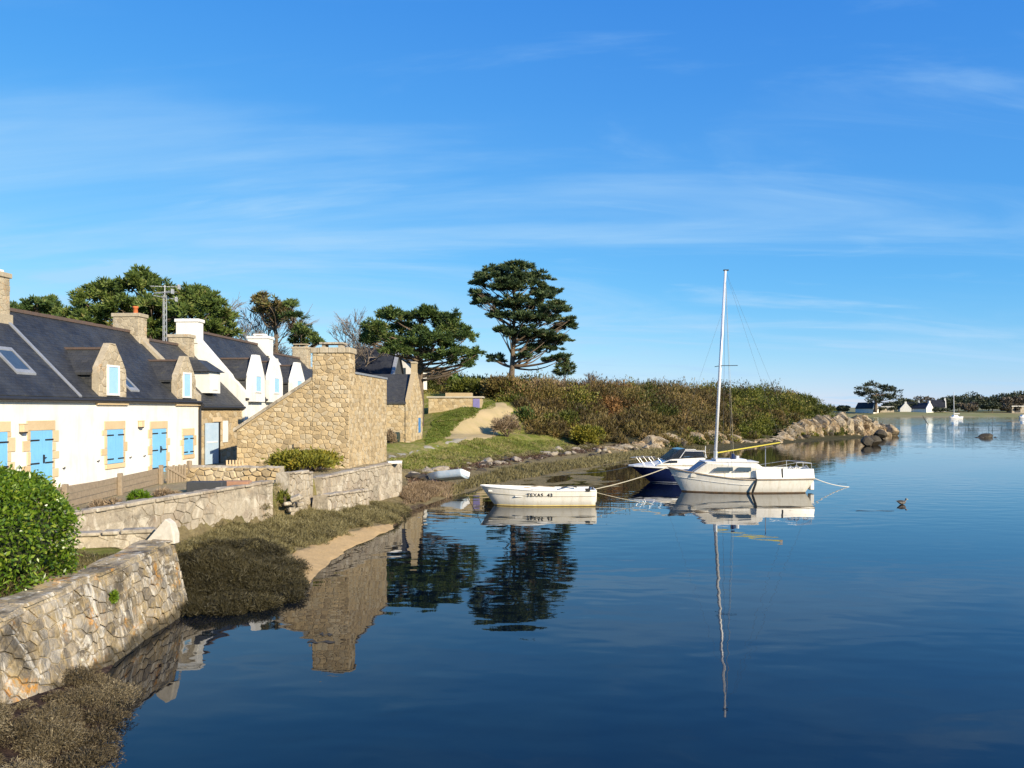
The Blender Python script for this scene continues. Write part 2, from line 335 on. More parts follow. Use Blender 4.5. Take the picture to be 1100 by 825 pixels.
PATH_G = [(416, 490), (428, 487), (452, 482), (478, 475), (500, 469), (519, 466), (514, 470), (497, 473), (470, 481), (444, 487), (418, 491.5)]
PATH_S = [(474, 471), (488, 456), (504, 447), (519, 439), (529, 433), (542, 432), (550, 440), (550, 452), (540, 460), (530, 469), (505, 474)]
SAND = [(326, 634), (306, 612), (296, 601), (318, 594), (345, 587), (362, 574), (384, 569), (420, 562), (432, 556), (420, 571), (395, 582), (372, 594), (352, 612), (340, 628)]
def hitpoly(pp): return [tuple(ground_hit(*p)[:2]) for p in pp]
XY_G, XY_S, XY_B = hitpoly(PATH_G), hitpoly(PATH_S), hitpoly(SAND)
xs = np.concatenate([np.arange(-90, -22, 2.0), np.arange(-22, 0, 0.22), np.arange(0, 70, 0.8), np.arange(70, 96, 4)])
ys = np.concatenate([np.arange(3, 44, 0.22), np.arange(44, 140, 0.8), np.arange(140, 214, 4)])
X, Y = np.meshgrid(xs, ys); Z = H(X, Y)
def gridmesh(name, X, Y, Z, mat, attrs, keep=None):
    ny, nx = X.shape; me = bpy.data.meshes.new(name)
    idx = np.arange(nx * ny).reshape(ny, nx)
    q = np.stack([idx[:-1, :-1], idx[:-1, 1:], idx[1:, 1:], idx[1:, :-1]], -1).reshape(-1, 4)
    if keep is not None:
        kf = keep.ravel()[q].any(1); q = q[kf]
    me.vertices.add(nx * ny); me.vertices.foreach_set('co', np.stack([X, Y, Z], -1).astype(np.float32).ravel())
    me.loops.add(q.size); me.loops.foreach_set('vertex_index', q.astype(np.int32).ravel())
    me.polygons.add(len(q)); me.polygons.foreach_set('loop_start', np.arange(0, q.size, 4, dtype=np.int32)); me.polygons.foreach_set('loop_total', np.full(len(q), 4, np.int32))
    me.polygons.foreach_set('use_smooth', np.ones(len(q), bool))
    for k, v in attrs.items():
        a = me.attributes.new(k, 'FLOAT', 'POINT'); a.data.foreach_set('value', np.asarray(v, np.float32).ravel())
    me.materials.append(mat); me.update(); me.validate()
    return link(name, me)
def ground_mat():
    m, nt, N, L, b = newmat('ground_cover'); co = npos(nt)
    n1 = nnoise(nt, co, 0.8, 7, 0.65, 0.4); n2 = nnoise(nt, co, 5.0, 7, 0.7); n3 = nnoise(nt, co, 22.0, 5, 0.7)
    grass = nramp(nt, nmul(nt, nmul(nt, n1, 0.6), nmul(nt, n2, 0.4), 'ADD'), [(0.34, (0.12, 0.15, 0.025)), (0.46, (0.20, 0.22, 0.04)), (0.54, (0.30, 0.27, 0.085)), (0.62, (0.36, 0.29, 0.14))])
    marsh = nramp(nt, nmul(nt, nmul(nt, n1, 0.4), nmul(nt, n2, 0.6), 'ADD'), [(0.32, (0.12, 0.095, 0.05)), (0.47, (0.23, 0.18, 0.09)), (0.62, (0.31, 0.25, 0.13))])
    wrack = nramp(nt, n2, [(0.35, (0.03, 0.02, 0.018)), (0.55, (0.085, 0.055, 0.042)), (0.7, (0.20, 0.15, 0.10))])
    scrub = nramp(nt, n1, [(0.3, (0.05, 0.05, 0.022)), (0.7, (0.11, 0.09, 0.045))])
    yard = nramp(nt, n1, [(0.3, (0.38, 0.31, 0.19)), (0.55, (0.44, 0.36, 0.22)), (0.7, (0.22, 0.23, 0.08))])
    col = nmix(nt, nattr(nt, 'marsh'), grass, marsh)
    col = nmix(nt, nattr(nt, 'yard'), col, yard)
    jit = nmap(nt, n2, 0.3, 0.7, -0.35, 0.35)
    col = nmix(nt, nmap(nt, nmul(nt, nattr(nt, 'wrack'), jit, 'ADD'), 0.35, 0.65), col, wrack)
    col = nmix(nt, nmap(nt, nmul(nt, nattr(nt, 'scrub'), jit, 'ADD'), 0.35, 0.65), col, scrub)
    col = nmix(nt, nmap(nt, n3, 0.45, 0.8, 0, 0.45), col, nmix(nt, 1.0, col, (0.45, 0.42, 0.4), 'MULTIPLY'))
    L.new(col, b.inputs['Base Color']); b.inputs['Roughness'].default_value = 0.95; b.inputs['Specular IOR Level'].default_value = 0.1
    nbump(nt, b, nmul(nt, n2, nmul(nt, n3, 0.5), 'ADD'), 1.0, 0.12)
    return m
S = pdist(COAST, X, Y); T = pdist(WALLS, X, Y)
hillz = np.clip((Y - 36) / 4, 0, 1) * (T < 0)
jw = (fbm(X * .5, Y * .5, 3) - .45) * 3
A_marsh = np.where(Y < 36, (T < -0.05) * 1.0, np.clip((10 - S - jw * .5) / 2, 0, 1))
A_wrack_gaps = np.exp(-((S - 9.0 - jw * 0.5) / 1.1) ** 2) * np.clip((Y - 44) / 4, 0, 1) * np.clip((X + 4.5) / 1.5, 0, 1) * np.where(X > 16, 0.6, 1) + 0.9 * np.exp(-((S - 0.1) / 0.35) ** 2) * (Y < 34) * .7 + 1.0 * (Y < 12.5) * (T < -.05)  # strand line wrack; near bank also darkened to paint shaded gaps between tufts
pathd = np.maximum(pdist(XY_G, X, Y), pdist(XY_S, X, Y))
def scrubmask(X, Y, S):
    # scrub covers the headland; the green slope with the track stays open
    px = CX + F * X / np.maximum(Y, 1)
    edge = np.interp(Y, [50, 58, 64, 74, 90, 110], [640, 590, 552, 560, 566, 480])
    return np.clip((px - edge) / 10, 0, 1) * np.clip((S - np.interp(X, [4, 13], [11.5, 4.6])) / 2, 0, 1) * (Y > 46) + np.clip((Y - np.interp(px, [455, 500, 535, 560], [88, 88, 82, 74])) / 3, 0, 1) * np.clip((px - 455) / 10, 0, 1)
A_scrub = np.clip(scrubmask(X, Y, S), 0, 1)
A_yard = (T > 0) * np.clip((30 - 0 * X) / 30, 0, 1) * (Y < 43) * np.clip((Y - 16) / 1, 0, 1)
ground = gridmesh('ground', X, Y, Z, ground_mat(), dict(marsh=A_marsh, wrack=np.clip(A_wrack_gaps, 0, 1), scrub=A_scrub, yard=A_yard))
tag(ground, kind='structure')
def patch(name, poly, mat, step, lift):
    p = np.array(poly); x0, y0 = p.min(0) - 1; x1, y1 = p.max(0) + 1
    X, Y = np.meshgrid(np.arange(x0, x1, step), np.arange(y0, y1, step))
    d = pdist(poly, X, Y) + (fbm(X * 1.4, Y * 1.4, 3) - 0.45) * 0.7
    Z = H(X, Y) + np.clip(d * 0.4, -0.4, lift)
    return tag(gridmesh(name, X, Y, Z, mat, {}, keep=d > -0.4), kind='structure')
patch('path', XY_G, plain('grey_track', (0.36, 0.33, 0.27), (0.27, 0.25, 0.19), 1.6, 0.95, 0.03, spec=0.1), 0.3, 0.05)
patch('sandy_path', XY_S, plain('sandy_track', (0.46, 0.355, 0.20), (0.40, 0.32, 0.16), 0.9, 0.95, 0.03, spec=0.1), 0.4, 0.06)
patch('sand', XY_B, plain('wet_sand', (0.52, 0.355, 0.17), (0.42, 0.285, 0.135), 3.5, 0.85, 0.05, spec=0.2), 0.12, 0.035)

# ------------------------------------------------------------------ water
def water_mat():
    m, nt, N, L, b = newmat('inlet_water'); co = npos(nt)
    deep = nmix(nt, nmap(nt, nnoise(nt, co, 0.45, 5, 0.6, 0.5), 0.40, 0.66), (0.001, 0.004, 0.010), (0.004, 0.008, 0.010))
    deep = nmix(nt, nmap(nt, nnoise(nt, co, 0.9, 4, 0.6, 0.2), 0.60, 0.66, 0, 0.7), deep, (0.001, 0.003, 0.006))
    L.new(deep, b.inputs['Base Color']); b.inputs['Roughness'].default_value = 0.015; b.inputs['IOR'].default_value = 1.45; b.inputs['Specular IOR Level'].default_value = 0.5
    mp = N.new('ShaderNodeMapping'); mp.inputs['Scale'].default_value = (0.55, 1.0, 1.0); mp.inputs['Rotation'].default_value = (0, 0, 0.25); L.new(co, mp.inputs[0])
    w1 = nnoise(nt, mp.outputs[0], 1.5, 1.2, 0.4, 0.2); w2 = nnoise(nt, mp.outputs[0], 5.5, 3, 0.5)
    calm = nmap(nt, nnoise(nt, co, 0.07, 3, 0.5, 0.5), 0.38, 0.62, 0.30, 1.0)
    sp = N.new('ShaderNodeSeparateXYZ'); L.new(co, sp.inputs[0])
    far = nmap(nt, sp.outputs[1], 60, 260, 0.0, 7.0)
    off = nmap(nt, sp.outputs[0], 0, 60, 0.0, 1.0)
    amp = nmul(nt, calm, nmul(nt, nmul(nt, far, off), 1.0, 'ADD'))
    h = nmul(nt, nmul(nt, w1, nmul(nt, w2, 0.05), 'ADD'), amp)
    nbump(nt, b, h, 1.0, 0.011)
    return m
wb = MB().add([(-400, -60, 0), (1500, -60, 0), (1500, 1500, 0), (-400, 1500, 0)], [(0, 1, 2, 3)])
tag(wb.build('water', water_mat()), kind='structure')

# ------------------------------------------------------------------ stonework
def clip_half(poly, px, py, nx, ny):               # keep (p - P).n <= 0
    o = []
    for i in range(len(poly)):
        a, b = poly[i], poly[(i + 1) % len(poly)]
        da = (a[0] - px) * nx + (a[1] - py) * ny; db = (b[0] - px) * nx + (b[1] - py) * ny
        if da <= 0: o.append(a)
        if (da < 0 < db) or (db < 0 < da):
            t = da / (da - db); o.append((a[0] + (b[0] - a[0]) * t, a[1] + (b[1] - a[1]) * t))
    return o
def area(p): return 0.5 * sum(p[i][0] * p[(i + 1) % len(p)][1] - p[(i + 1) % len(p)][0] * p[i][1] for i in range(len(p)))
def cells(poly, sx, sy, rng, jit=0.42):            # irregular rubble cells filling a convex polygon
    if area(poly) < 0: poly = poly[::-1]
    k = sx / sy; pl = [(x, y * k) for x, y in poly]
    x0 = min(p[0] for p in pl); x1 = max(p[0] for p in pl); y0 = min(p[1] for p in pl); y1 = max(p[1] for p in pl)
    pts = {}
    ny = int((y1 - y0) / sx) + 3; nx = int((x1 - x0) / sx) + 3
    for j in range(-1, ny):
        for i in range(-1, nx):
            pts[i, j] = (x0 + (i + 0.5 * (j % 2) + rng.uniform(-jit, jit)) * sx, y0 + (j + 0.5 + rng.uniform(-jit * .8, jit * .8)) * sx)
    res = []
    for (i, j), p in pts.items():
        c = pl
        for dj in range(-2, 3):
            for di in range(-2, 3):
                q = pts.get((i + di, j + dj))
                if q is None or q == p: continue
                c = clip_half(c, (p[0] + q[0]) / 2, (p[1] + q[1]) / 2, q[0] - p[0], q[1] - p[1])
                if len(c) < 3: break
            if len(c) < 3: break
        if len(c) >= 3:
            c = [(x, y / k) for x, y in c]
            # drop near-duplicate corners
            d = []
            for v in c:
                if not d or math.hypot(v[0] - d[-1][0], v[1] - d[-1][1]) > 0.02: d.append(v)
            if len(d) >= 3 and area(d) > sx * sy * 0.08: res.append(d)
    return res
def stone_geo(mb, cell, fr, rng, gap, depth, inset=0.8):
    cx = sum(p[0] for p in cell) / len(cell); cy = sum(p[1] for p in cell) / len(cell)
    r = sum(math.hypot(p[0] - cx, p[1] - cy) for p in cell) / len(cell)
    s = max(0.55, 1 - gap / r); n = len(cell); d = depth * rng.uniform(0.55, 1.25)
    tx, ty = rng.uniform(-.25, .25) * depth / r, rng.uniform(-.25, .25) * depth / r
    rings = []
    for sc, dd in ((s, -0.03), (s * 0.985, d * 0.55), (s * inset * rng.uniform(.94, 1.04), d)):
        rings.append([fr(cx + (p[0] - cx) * sc, cy + (p[1] - cy) * sc, dd + ((p[0] - cx) * tx + (p[1] - cy) * ty if dd > 0 else 0)) for p in cell])
    vs = rings[0] + rings[1] + rings[2]
    fs = [(a * n + i, a * n + (i + 1) % n, (a + 1) * n + (i + 1) % n, (a + 1) * n + i) for a in (0, 1) for i in range(n)] + [tuple(range(2 * n, 3 * n))]
    mb.tint = rng.random(); mb.add(vs, fs)
def rubble(parent, polys, fr, sx, sy, mat, rng, gap=0.015, depth=0.03, parts=False, name='stone'):
    if parts:
        for poly in polys:
            for c in cells(poly, sx, sy, rng):
                mb = MB(); stone_geo(mb, c, fr, rng, gap, depth); mb.build(name, mat, parent, fix=False)
    else:
        mb = MB()
        for poly in polys:
            for c in cells(poly, sx, sy, rng): stone_geo(mb, c, fr, rng, gap, depth)
        return tag(mb.build('rubble_stones', mat, parent, fix=False), kind='stuff')
def slope_uv(o):
    me = o.data; uv = me.uv_layers.new(name='UVMap')
    for p in me.polygons:
        n = p.normal; h = Vector((0, 0, 1)).cross(n)
        h = h.normalized() if h.length > 1e-4 else Vector((1, 0, 0)); u = n.cross(h)
        for li in p.loop_indices:
            v = me.vertices[me.loops[li].vertex_index].co
            uv.data[li].uv = (v.dot(h), v.dot(u))
    return o
RNG = random.Random(11)

# ------------------------------------------------------------------ sea wall in the foreground (runs along y, leans back)
sw = thing('sea_wall', 'low lichen-spotted stone sea wall in the foreground, below the round hedge', 'wall')
def sw_bot(y): return -6.45 - 0.035 * (y - 8) - 0.04 * math.sin(y * .5)
def sw_top(y): return -6.98 - 0.012 * (y - 8)
SWH = lambda y: 1.45 - 0.11 * min(1, max(0, (15 - y) / 5)) + 0.03 * math.sin(y * 1.7) + 0.03 * math.sin(y * 4.1)
def sw_fr(u, v, d):                                    # u = y, v = 0..1 up the face
    x = sw_bot(u) + (sw_top(u) - sw_bot(u)) * v / 1.45
    return (x + d + 0.02 * math.sin(u * 3 + v * 2), u - 0.15 * d + (0.14 * (1.45 - v) if u > 15.6 else 0) * (u - 15.6) * 2, v * SWH(u) / 1.45)
mb = MB(); n = 40
sec = []
for i in range(n + 1):
    y = 3.5 + (16.1 - 3.5) * i / n
    a = sw_fr(y, -0.4, -0.02); b_ = sw_fr(y, 1.44, -0.02)
    sec.append([a, (a[0] * .5 + b_[0] * .5, y, (a[2] + b_[2]) / 2), b_, (b_[0] - 0.55, y, b_[2] + 0.015), (b_[0] - 0.6, y, 0.4)])
vs = [v for s_ in sec for v in s_]; m5 = 5
fs = [(i * m5 + k, i * m5 + k + 1, (i + 1) * m5 + k + 1, (i + 1) * m5 + k) for i in range(n) for k in range(m5 - 1)] + [tuple(range(n * m5, n * m5 + m5)), (4, 3, 2, 1, 0)]
mb.add(vs, fs); mb.build('mortar', MAT['mortar_pale'], sw)
rubble(sw, [[(5.8, -0.1), (16.05, -0.1), (16.05, 1.36), (5.8, 1.36)]], sw_fr, 0.27, 0.185, MAT['sea_stone'], RNG, 0.013, 0.02, True)
# flat coping stones along its top
y = 5.0
while y < 15.9:
    l = RNG.uniform(0.35, 0.8); y2 = min(y + l, 16.05); mb = MB(); mb.tint = RNG.random()
    x1 = sw_top(y) + RNG.uniform(0.0, 0.05); x0 = x1 - RNG.uniform(0.34, 0.5); z = SWH(y) - 0.03
    j = lambda a: RNG.uniform(-a, a)
    mb.add([(x0, y, z), (x1, y, z), (x1 + j(.03), y2 - .02, z), (x0, y2 - .02, z), (x0 + .03, y + .03, z + .045 + j(.02)), (x1 - .03, y + .03, z + .035 + j(.02)), (x1 - .03, y2 - .05, z + .045 + j(.02)), (x0 + .03, y2 - .05, z + .04 + j(.02))],
           [(0, 3, 2, 1), (4, 5, 6, 7), (0, 1, 5, 4), (1, 2, 6, 5), (2, 3, 7, 6), (3, 0, 4, 7)])
    mb.build('coping_stone', MAT['sea_stone'], sw, fix=False); y = y2
# rough triangular stone set upright at its end
mb = MB(); mb.tint = 0.9
e = [(-7.62, 15.86, 1.42), (-6.98, 15.9, 1.42), (-7.0, 15.95, 1.62), (-7.08, 15.95, 1.84), (-7.2, 15.95, 1.93), (-7.55, 15.9, 1.5)]
mb.add(e + [(x + 0.03, y + 0.18, z) for x, y, z in e], [tuple(range(6)), tuple(range(11, 5, -1))] + [(i, i + 6, (i + 1) % 6 + 6, (i + 1) % 6) for i in range(6)])
tag(mb.build('upright_stone', plain('pale_quartz_stone', (.60, .55, .46), (.46, .42, .34), 9, .9, .01), sw, bevel=0.012), 'pale triangular stone set upright on the wall end')

# ------------------------------------------------------------------ garden walls behind
def straight_wall(name, label, A, B, zt0, zt1, zb, thick, sx, sy, mat, mort, parts, depth=0.03, gap=0.02, top=True):
    A = Vector((A[0], A[1], 0)); B = Vector((B[0], B[1], 0)); D = (B - A); Ln = D.length
    w = thing(name, label, 'wall', (A.x, A.y, 0), math.atan2(D.y, D.x))
    # local x along the wall, local -y is the face towards the water
    k = 14; vs = []
    for i in range(k + 1):
        u = Ln * i / k; zt = zt0 + (zt1 - zt0) * i / k + RNG.uniform(-.025, .025)
        vs += [(u, 0.015, zb), (u, 0.02, zt - .03), (u, thick * .3, zt + .02), (u, thick * .8, zt), (u, thick, zb)]
    fs = [(i * 5 + j, i * 5 + j + 1, i * 5 + 6 + j, i * 5 + 5 + j) for i in range(k) for j in range(4)] + [(0, 1, 2, 3, 4), tuple(k * 5 + j for j in (4, 3, 2, 1, 0))]
    MB().add(vs, fs).build('mortar', mort, w)
    fr = lambda u, v, d: (u, -d + 0.02 * math.sin(u * 1.3), v)
    rubble(w, [[(0.02, zb + .1), (Ln - .02, zb + .1), (Ln - .02, zt1 - .04), (0.02, zt0 - .04)]], fr, sx, sy, mat, RNG, gap, depth, parts)
    if top:
        u = 0
        while u < Ln - .1:
            l = min(RNG.uniform(.3, .7), Ln - u); z = zt0 + (zt1 - zt0) * u / Ln; mb = MB(); mb.tint = RNG.random()
            mb.box(u + .015, u + l - .015, -.05 + RNG.uniform(-.02, .02), RNG.uniform(.22, .34), z - .035, z + RNG.uniform(.035, .075)); mb.build('coping_stone', mat, w, bevel=0.02); u += l
    return w
straight_wall('garden_wall', 'long mortared stone garden wall below the white cottage fence', (-9.75, 16.9), (-7.55, 24.3), 1.88, 1.92, 0.3, 0.5, 0.40, 0.28, MAT['garden_stone'], MAT['mortar_grey'], True, 0.006, 0.018)
straight_wall('footing_wall', 'low knee-high line of stones between sea wall and garden wall', (-9.9, 15.75), (-7.6, 16.5), 1.58, 1.60, 0.9, 0.5, 0.36, 0.24, MAT['garden_stone'], MAT['mortar_grey'], True, 0.02, 0.02)
straight_wall('stepped_wall', 'short stone wall stub with stepped top beside the gap and green shrub', (-7.25, 25.1), (-6.95, 26.9), 2.12, 1.98, 0.3, 0.6, 0.36, 0.27, MAT['garden_stone'], MAT['mortar_grey'], True, 0.03, 0.025)
straight_wall('quay_wall', 'rough stone quay wall under the tall stone outbuilding', (-6.72, 27.2), (-4.95, 34.6), 1.78, 1.86, 0.2, 0.7, 0.42, 0.28, MAT['garden_stone'], MAT['mortar_grey'], True, 0.018, 0.018)
straight_wall('quay_ledge', 'lower stepped ledge of dark stones at the foot of the quay wall', (-6.3, 26.4), (-5.6, 29.9), 1.25, 1.05, 0.1, 0.7, 0.42, 0.26, MAT['garden_stone'], MAT['mortar_grey'], True, 0.04, 0.03)
straight_wall('rubble_wall', 'dry rubble garden wall with round stones in front of the shaded doorway', (-11.5, 26.5), (-7.9, 26.2), 2.24, 2.26, 1.6, 0.45, 0.30, 0.20, MAT['granite'], MAT['mortar_grey'], True, 0.06, 0.022, top=False)
# collapsed stones in the gap of the garden wall
for i in range(9):
    mb = MB(); mb.tint = RNG.random(); mb.box(-.17, .17, -.13, .13, -.08, .08)
    o = tag(mb.build('fallen_stone', MAT['garden_stone'], bevel=0.035), 'loose stone fallen from the gap in the garden wall', 'stone', 'stones fallen in the wall gap')
    o.location = (-7.35 + RNG.uniform(-.15, .5), 24.6 + RNG.uniform(-.3, .6), 0.95 + RNG.uniform(0, .45)); o.rotation_euler = (RNG.uniform(-.4, .4), RNG.uniform(-.4, .4), RNG.uniform(0, 3)); s = RNG.uniform(.5, 1.0); o.scale = (s, s, s)

# ------------------------------------------------------------------ the cottage row (facades in one line, local x along it, local y into the house)
ROT = math.atan2(0.9982, 0.0604)
def fY(px): return 12886.0 / (600.0 - px)            # distance along the row where a facade column of pixels lies
def rowpos(Yv): return (-15.6 + 0.0605 * Yv, Yv, 1.73)
def house_shell(t, Ln, eave, ridge, half, wallmat, roofmat, over=0.10, ridge_mat='ridge', par0=None, par1=None, back=True):
    D = 2 * half
    MB().prism([(0, -0.3), (D, -0.3), (D, eave), (half, ridge - .12), (0, eave)], 0, Ln, 'x').build('wall', wallmat, t)
    sl = (ridge - eave) / half; e = eave - over * sl; th = 0.13
    r = MB().prism([(-over, e + .03), (-over, e + .03 + th), (half, ridge + th), (D + over, e + .03 + th), (D + over, e + .03), (half, ridge + .03)], 0.0 if not par0 else .3, Ln if not par1 else Ln - .3, 'x').build('roof', roofmat, t)
    slope_uv(r)
    if ridge_mat:
        u = 0.35 if par0 else 0
        mb = MB()
        while u < Ln - .3:
            mb.box(u, u + .38, half - .11, half + .11, ridge + th - .07, ridge + th + .05 + RNG.uniform(-.008, .008)); u += .4
        mb.build('ridge_tiles', MAT[ridge_mat], r)
    MB().tube([(0.02, -over - .05, e + .05), (Ln - .02, -over - .05, e + .05)], 0.065, 8).build('gutter', MAT['gutter'], t)
    return r
def parapet(t, u0, u1, eave, ridge, half, mat, lift=.28, foot=-.12):
    sl = (ridge - eave) / half; D = 2 * half
    MB().prism([(foot, -.3), (D - foot, -.3), (D - foot, eave + lift), (half, ridge + lift + .12), (foot, eave + lift - foot * 0)], u0, u1, 'x').build('gable_parapet', mat, t)
def chimney(t, u, y, w, dp, z0, z1, mat, pots=0, cap=True, flare=True, rub=False, capmat=None):
    c = MB(); c.tint = .5
    c.box(u - dp / 2, u + dp / 2, y - w / 2, y + w / 2, z0, z1 - .14)
    c.box(u - dp / 2 - .05, u + dp / 2 + .05, y - w / 2 - .06, y + w / 2 + .06, z1 - .16, z1)
    if flare: c.box(u - dp / 2 - .06, u + dp / 2 + .06, y - w / 2 - .08, y + w / 2 + .08, z0, z0 + .35)
    o = c.build('chimney', mat, t, bevel=.015)
    if rub:
        for poly, fr in ((((y - w / 2), (y + w / 2)), lambda a, v, d: (u - dp / 2 - d, a, v)), (((u - dp / 2), (u + dp / 2)), lambda a, v, d: (a, y - w / 2 - d, v))):
            a0, a1 = poly; ob = rubble(o, [[(a0, z0 + .3), (a1, z0 + .3), (a1, z1 - .17), (a0, z1 - .17)]], fr, .26, .17, mat, RNG, .010, .014)
    for k in range(pots):
        m = MB(); prof = [(.10, 0), (.095, .25), (.12, .26), (.12, .34), (.085, .34), (.08, .1)]
        vs = [(u + r * math.cos(a), y - .25 + k * .5 + r * math.sin(a), z1 - .01 + z) for r, z in prof for a in [i * math.pi / 5 for i in range(10)]]
        m.add(vs, [(i * 10 + j, i * 10 + (j + 1) % 10, (i + 1) * 10 + (j + 1) % 10, (i + 1) * 10 + j) for i in range(5) for j in range(10)])
        m.build('chimney_pot', MAT['terracotta'], o, smooth=True)
    return o
def surround(t, u0, u1, z0, z1, sill=True, seed=0):
    rg = random.Random(seed); d = -.03
    mb = MB(); mb.tint = rg.random(); mb.box(u0 - .16, u1 + .16, d, .02, z1, z1 + .30); mb.build('lintel_stone', MAT['dressed'], t, bevel=.012)
    for side in (0, 1):
        z = z0; long = rg.random() < .5
        while z < z1 - .02:
            hh = min(rg.uniform(.24, .44), z1 - z); hh = hh if z1 - z - hh > .12 else z1 - z
            w = rg.uniform(.28, .36) if long else rg.uniform(.13, .18); long = not long
            mb = MB(); mb.tint = rg.random(); a, b = (u0 - w, u0 - .005) if side == 0 else (u1 + .005, u1 + w)
            mb.box(a, b, d + rg.uniform(-.006, .006), .02, z + .008, z + hh - .008); mb.build('jamb_stone', MAT['dressed'], t, bevel=.012); z += hh
    if sill:
        mb = MB(); mb.tint = rg.random(); mb.box(u0 - .12, u1 + .12, d - .03, .02, z0 - .17, z0 - .005); mb.build('sill_stone', MAT['dressed'], t, bevel=.012)
def leaf_pair(t, name, u0, u1, z0, z1, mat, hinges=(.14, .84), handle=False):
    y = -.04; o = None
    mid = (u0 + u1) / 2; root = MB().box(u0, u1, -.012, .012, z0, z1).build(name, mat, t)
    for a, b in ((u0, mid - .006), (mid + .006, u1)):
        k = 3; w = (b - a) / k
        for i in range(k):
            MB().box(a + i * w + .004, a + (i + 1) * w - .004, y, -.011, z0 + .01, z1 - .01).build('plank', mat, root)
    for h in hinges:
        z = z0 + (z1 - z0) * h
        for a, b in ((u0 - .03, u0 + (mid - u0) * .72), (u1 - (u1 - mid) * .72, u1 + .03)):
            MB().box(a, b, y - .014, y + .004, z - .022, z + .022).build('hinge', MAT['iron'], root)
    if handle:
        MB().box(mid + .03, mid + .055, y - .05, y - .003, z0 + .8, z0 + 1.05).box(mid + .03, mid + .12, y - .065, y - .05, z0 + .95, z0 + .975).build('handle', MAT['iron'], root)
    return root
def stone_dormer(t, u0, u1, eave, apex, slopez, half, mat, winmat, frame, wh=(.25, .95), flat=.16, roofmat=None, white=False, y0=-.05):
    # masonry front flush with the facade, narrow pediment, slate roof running back into the slope
    mid = (u0 + u1) / 2; sh = eave + (apex - eave) * .56; hw = (u1 - u0) / 2
    d = thing('dormer', None, None); d.parent = t
    poly = [(u0, eave - .08), (u1, eave - .08), (u1, sh - .2), (u1 - hw * .06, sh), (mid + flat, apex), (mid - flat, apex), (u0 + hw * .06, sh), (u0, sh - .2)]
    w0, w1 = mid - hw * .36, mid + hw * .36; z0, z1 = eave + wh[0], eave + wh[1]
    MB().prism(poly, y0, y0 + .24, 'y').build('front', mat, d)
    if not white:
        fr = lambda a, v, dd: (a, y0 - dd, v)
        for pl in ([(u0, eave - .06), (w0 - .09, eave - .06), (w0 - .09, sh), (u0 + hw * .06, sh), (u0, sh - .2)], [(w1 + .09, eave - .06), (u1, eave - .06), (u1, sh - .2), (u1 - hw * .06, sh), (w1 + .09, sh)],
                   [(w0 - .09, z1 + .06), (w1 + .09, z1 + .06), (w1 + .09, sh), (w0 - .09, sh)], [(u0 + hw * .06, sh), (u1 - hw * .06, sh), (mid + flat, apex), (mid - flat, apex)]):
            for c in cells(pl, .34, .27, RNG):
                mb = MB(); stone_geo(mb, c, fr, RNG, .012, .022); mb.build('stone', mat, d, fix=False)
        bl = MB(); bl.tint = .8; bl.box(u0 - .1, u1 + .1, y0 - .06, y0 + .1, eave - .2, eave - .06); bl.build('base_stone', MAT['dressed'], d, bevel=.015)
    win = MB()
    for a, b, c, e_ in ((w0 - .07, w0, z0 - .07, z1 + .07), (w1, w1 + .07, z0 - .07, z1 + .07), (w0, w1, z1, z1 + .07), (w0, w1, z0 - .07, z0)): win.box(a, b, y0 - .05, y0 + .02, c, e_)
    wo = win.build('window', frame, d); MB().box(w0, w1, y0 - .03, y0 + .01, z0, z1).build('shutter', winmat, d)
    # roof of the dormer
    rz = apex - .28; yb = (rz - eave) / slopez; ye = (sh - .25 - eave) / slopez
    rm = MB(); ov = .08
    yr0 = y0 + .22
    vs = [(mid, yr0, rz), (mid, yb + .3, rz), (u0 - ov, yr0, sh - .28), (u0 - ov, ye + .1, sh - .28), (u1 + ov, yr0, sh - .28), (u1 + ov, ye + .1, sh - .28)]
    vs2 = [(a, b, c + .09) for a, b, c in vs]
    rm.add(vs + vs2, [(0, 2, 3, 1), (0, 1, 5, 4), (6, 7, 9, 8), (6, 10, 11, 7), (2, 8, 9, 3), (4, 5, 11, 10), (0, 6, 8, 2), (0, 4, 10, 6)])
    slope_uv(rm.build('dormer_roof', roofmat, d))
    MB().box(mid - .06, mid + .06, yr0, yb + .25, rz + .07, rz + .15).build('ridge_tile', MAT['ridge'], d)
    for s_, u in ((0, u0), (1, u1)):
        a, b = (u + .03, u + .1) if s_ == 0 else (u - .1, u - .03)
        slope_uv(MB().prism([(yr0 - .02, eave - .1), (ye + .2, sh - .22), (yr0 - .02, sh - .22)], a, b, 'x').build('cheek', roofmat, d))
    MB().tube([(u0 - ov, ye + .1, sh - .16), (mid, yb + .25, rz + .12)], .035, 5).build('valley_flashing', MAT['zinc'], d)
    return d
def wall_lamp(t, u, z):
    l = thing('wall_lamp', None, None); l.parent = t
    MB().box(u - .1, u + .1, -.16, -.02, z, z + .22).build('lamp_glass', MAT['dressed'], l, bevel=.01)
    MB().box(u - .11, u + .11, -.17, 0, z + .221, z + .245).build('lamp_lid', MAT['dressed'], l); MB().box(u - .09, u + .09, -.14, 0, z - .04, z - .001).build('lamp_base', MAT['iron'], l)

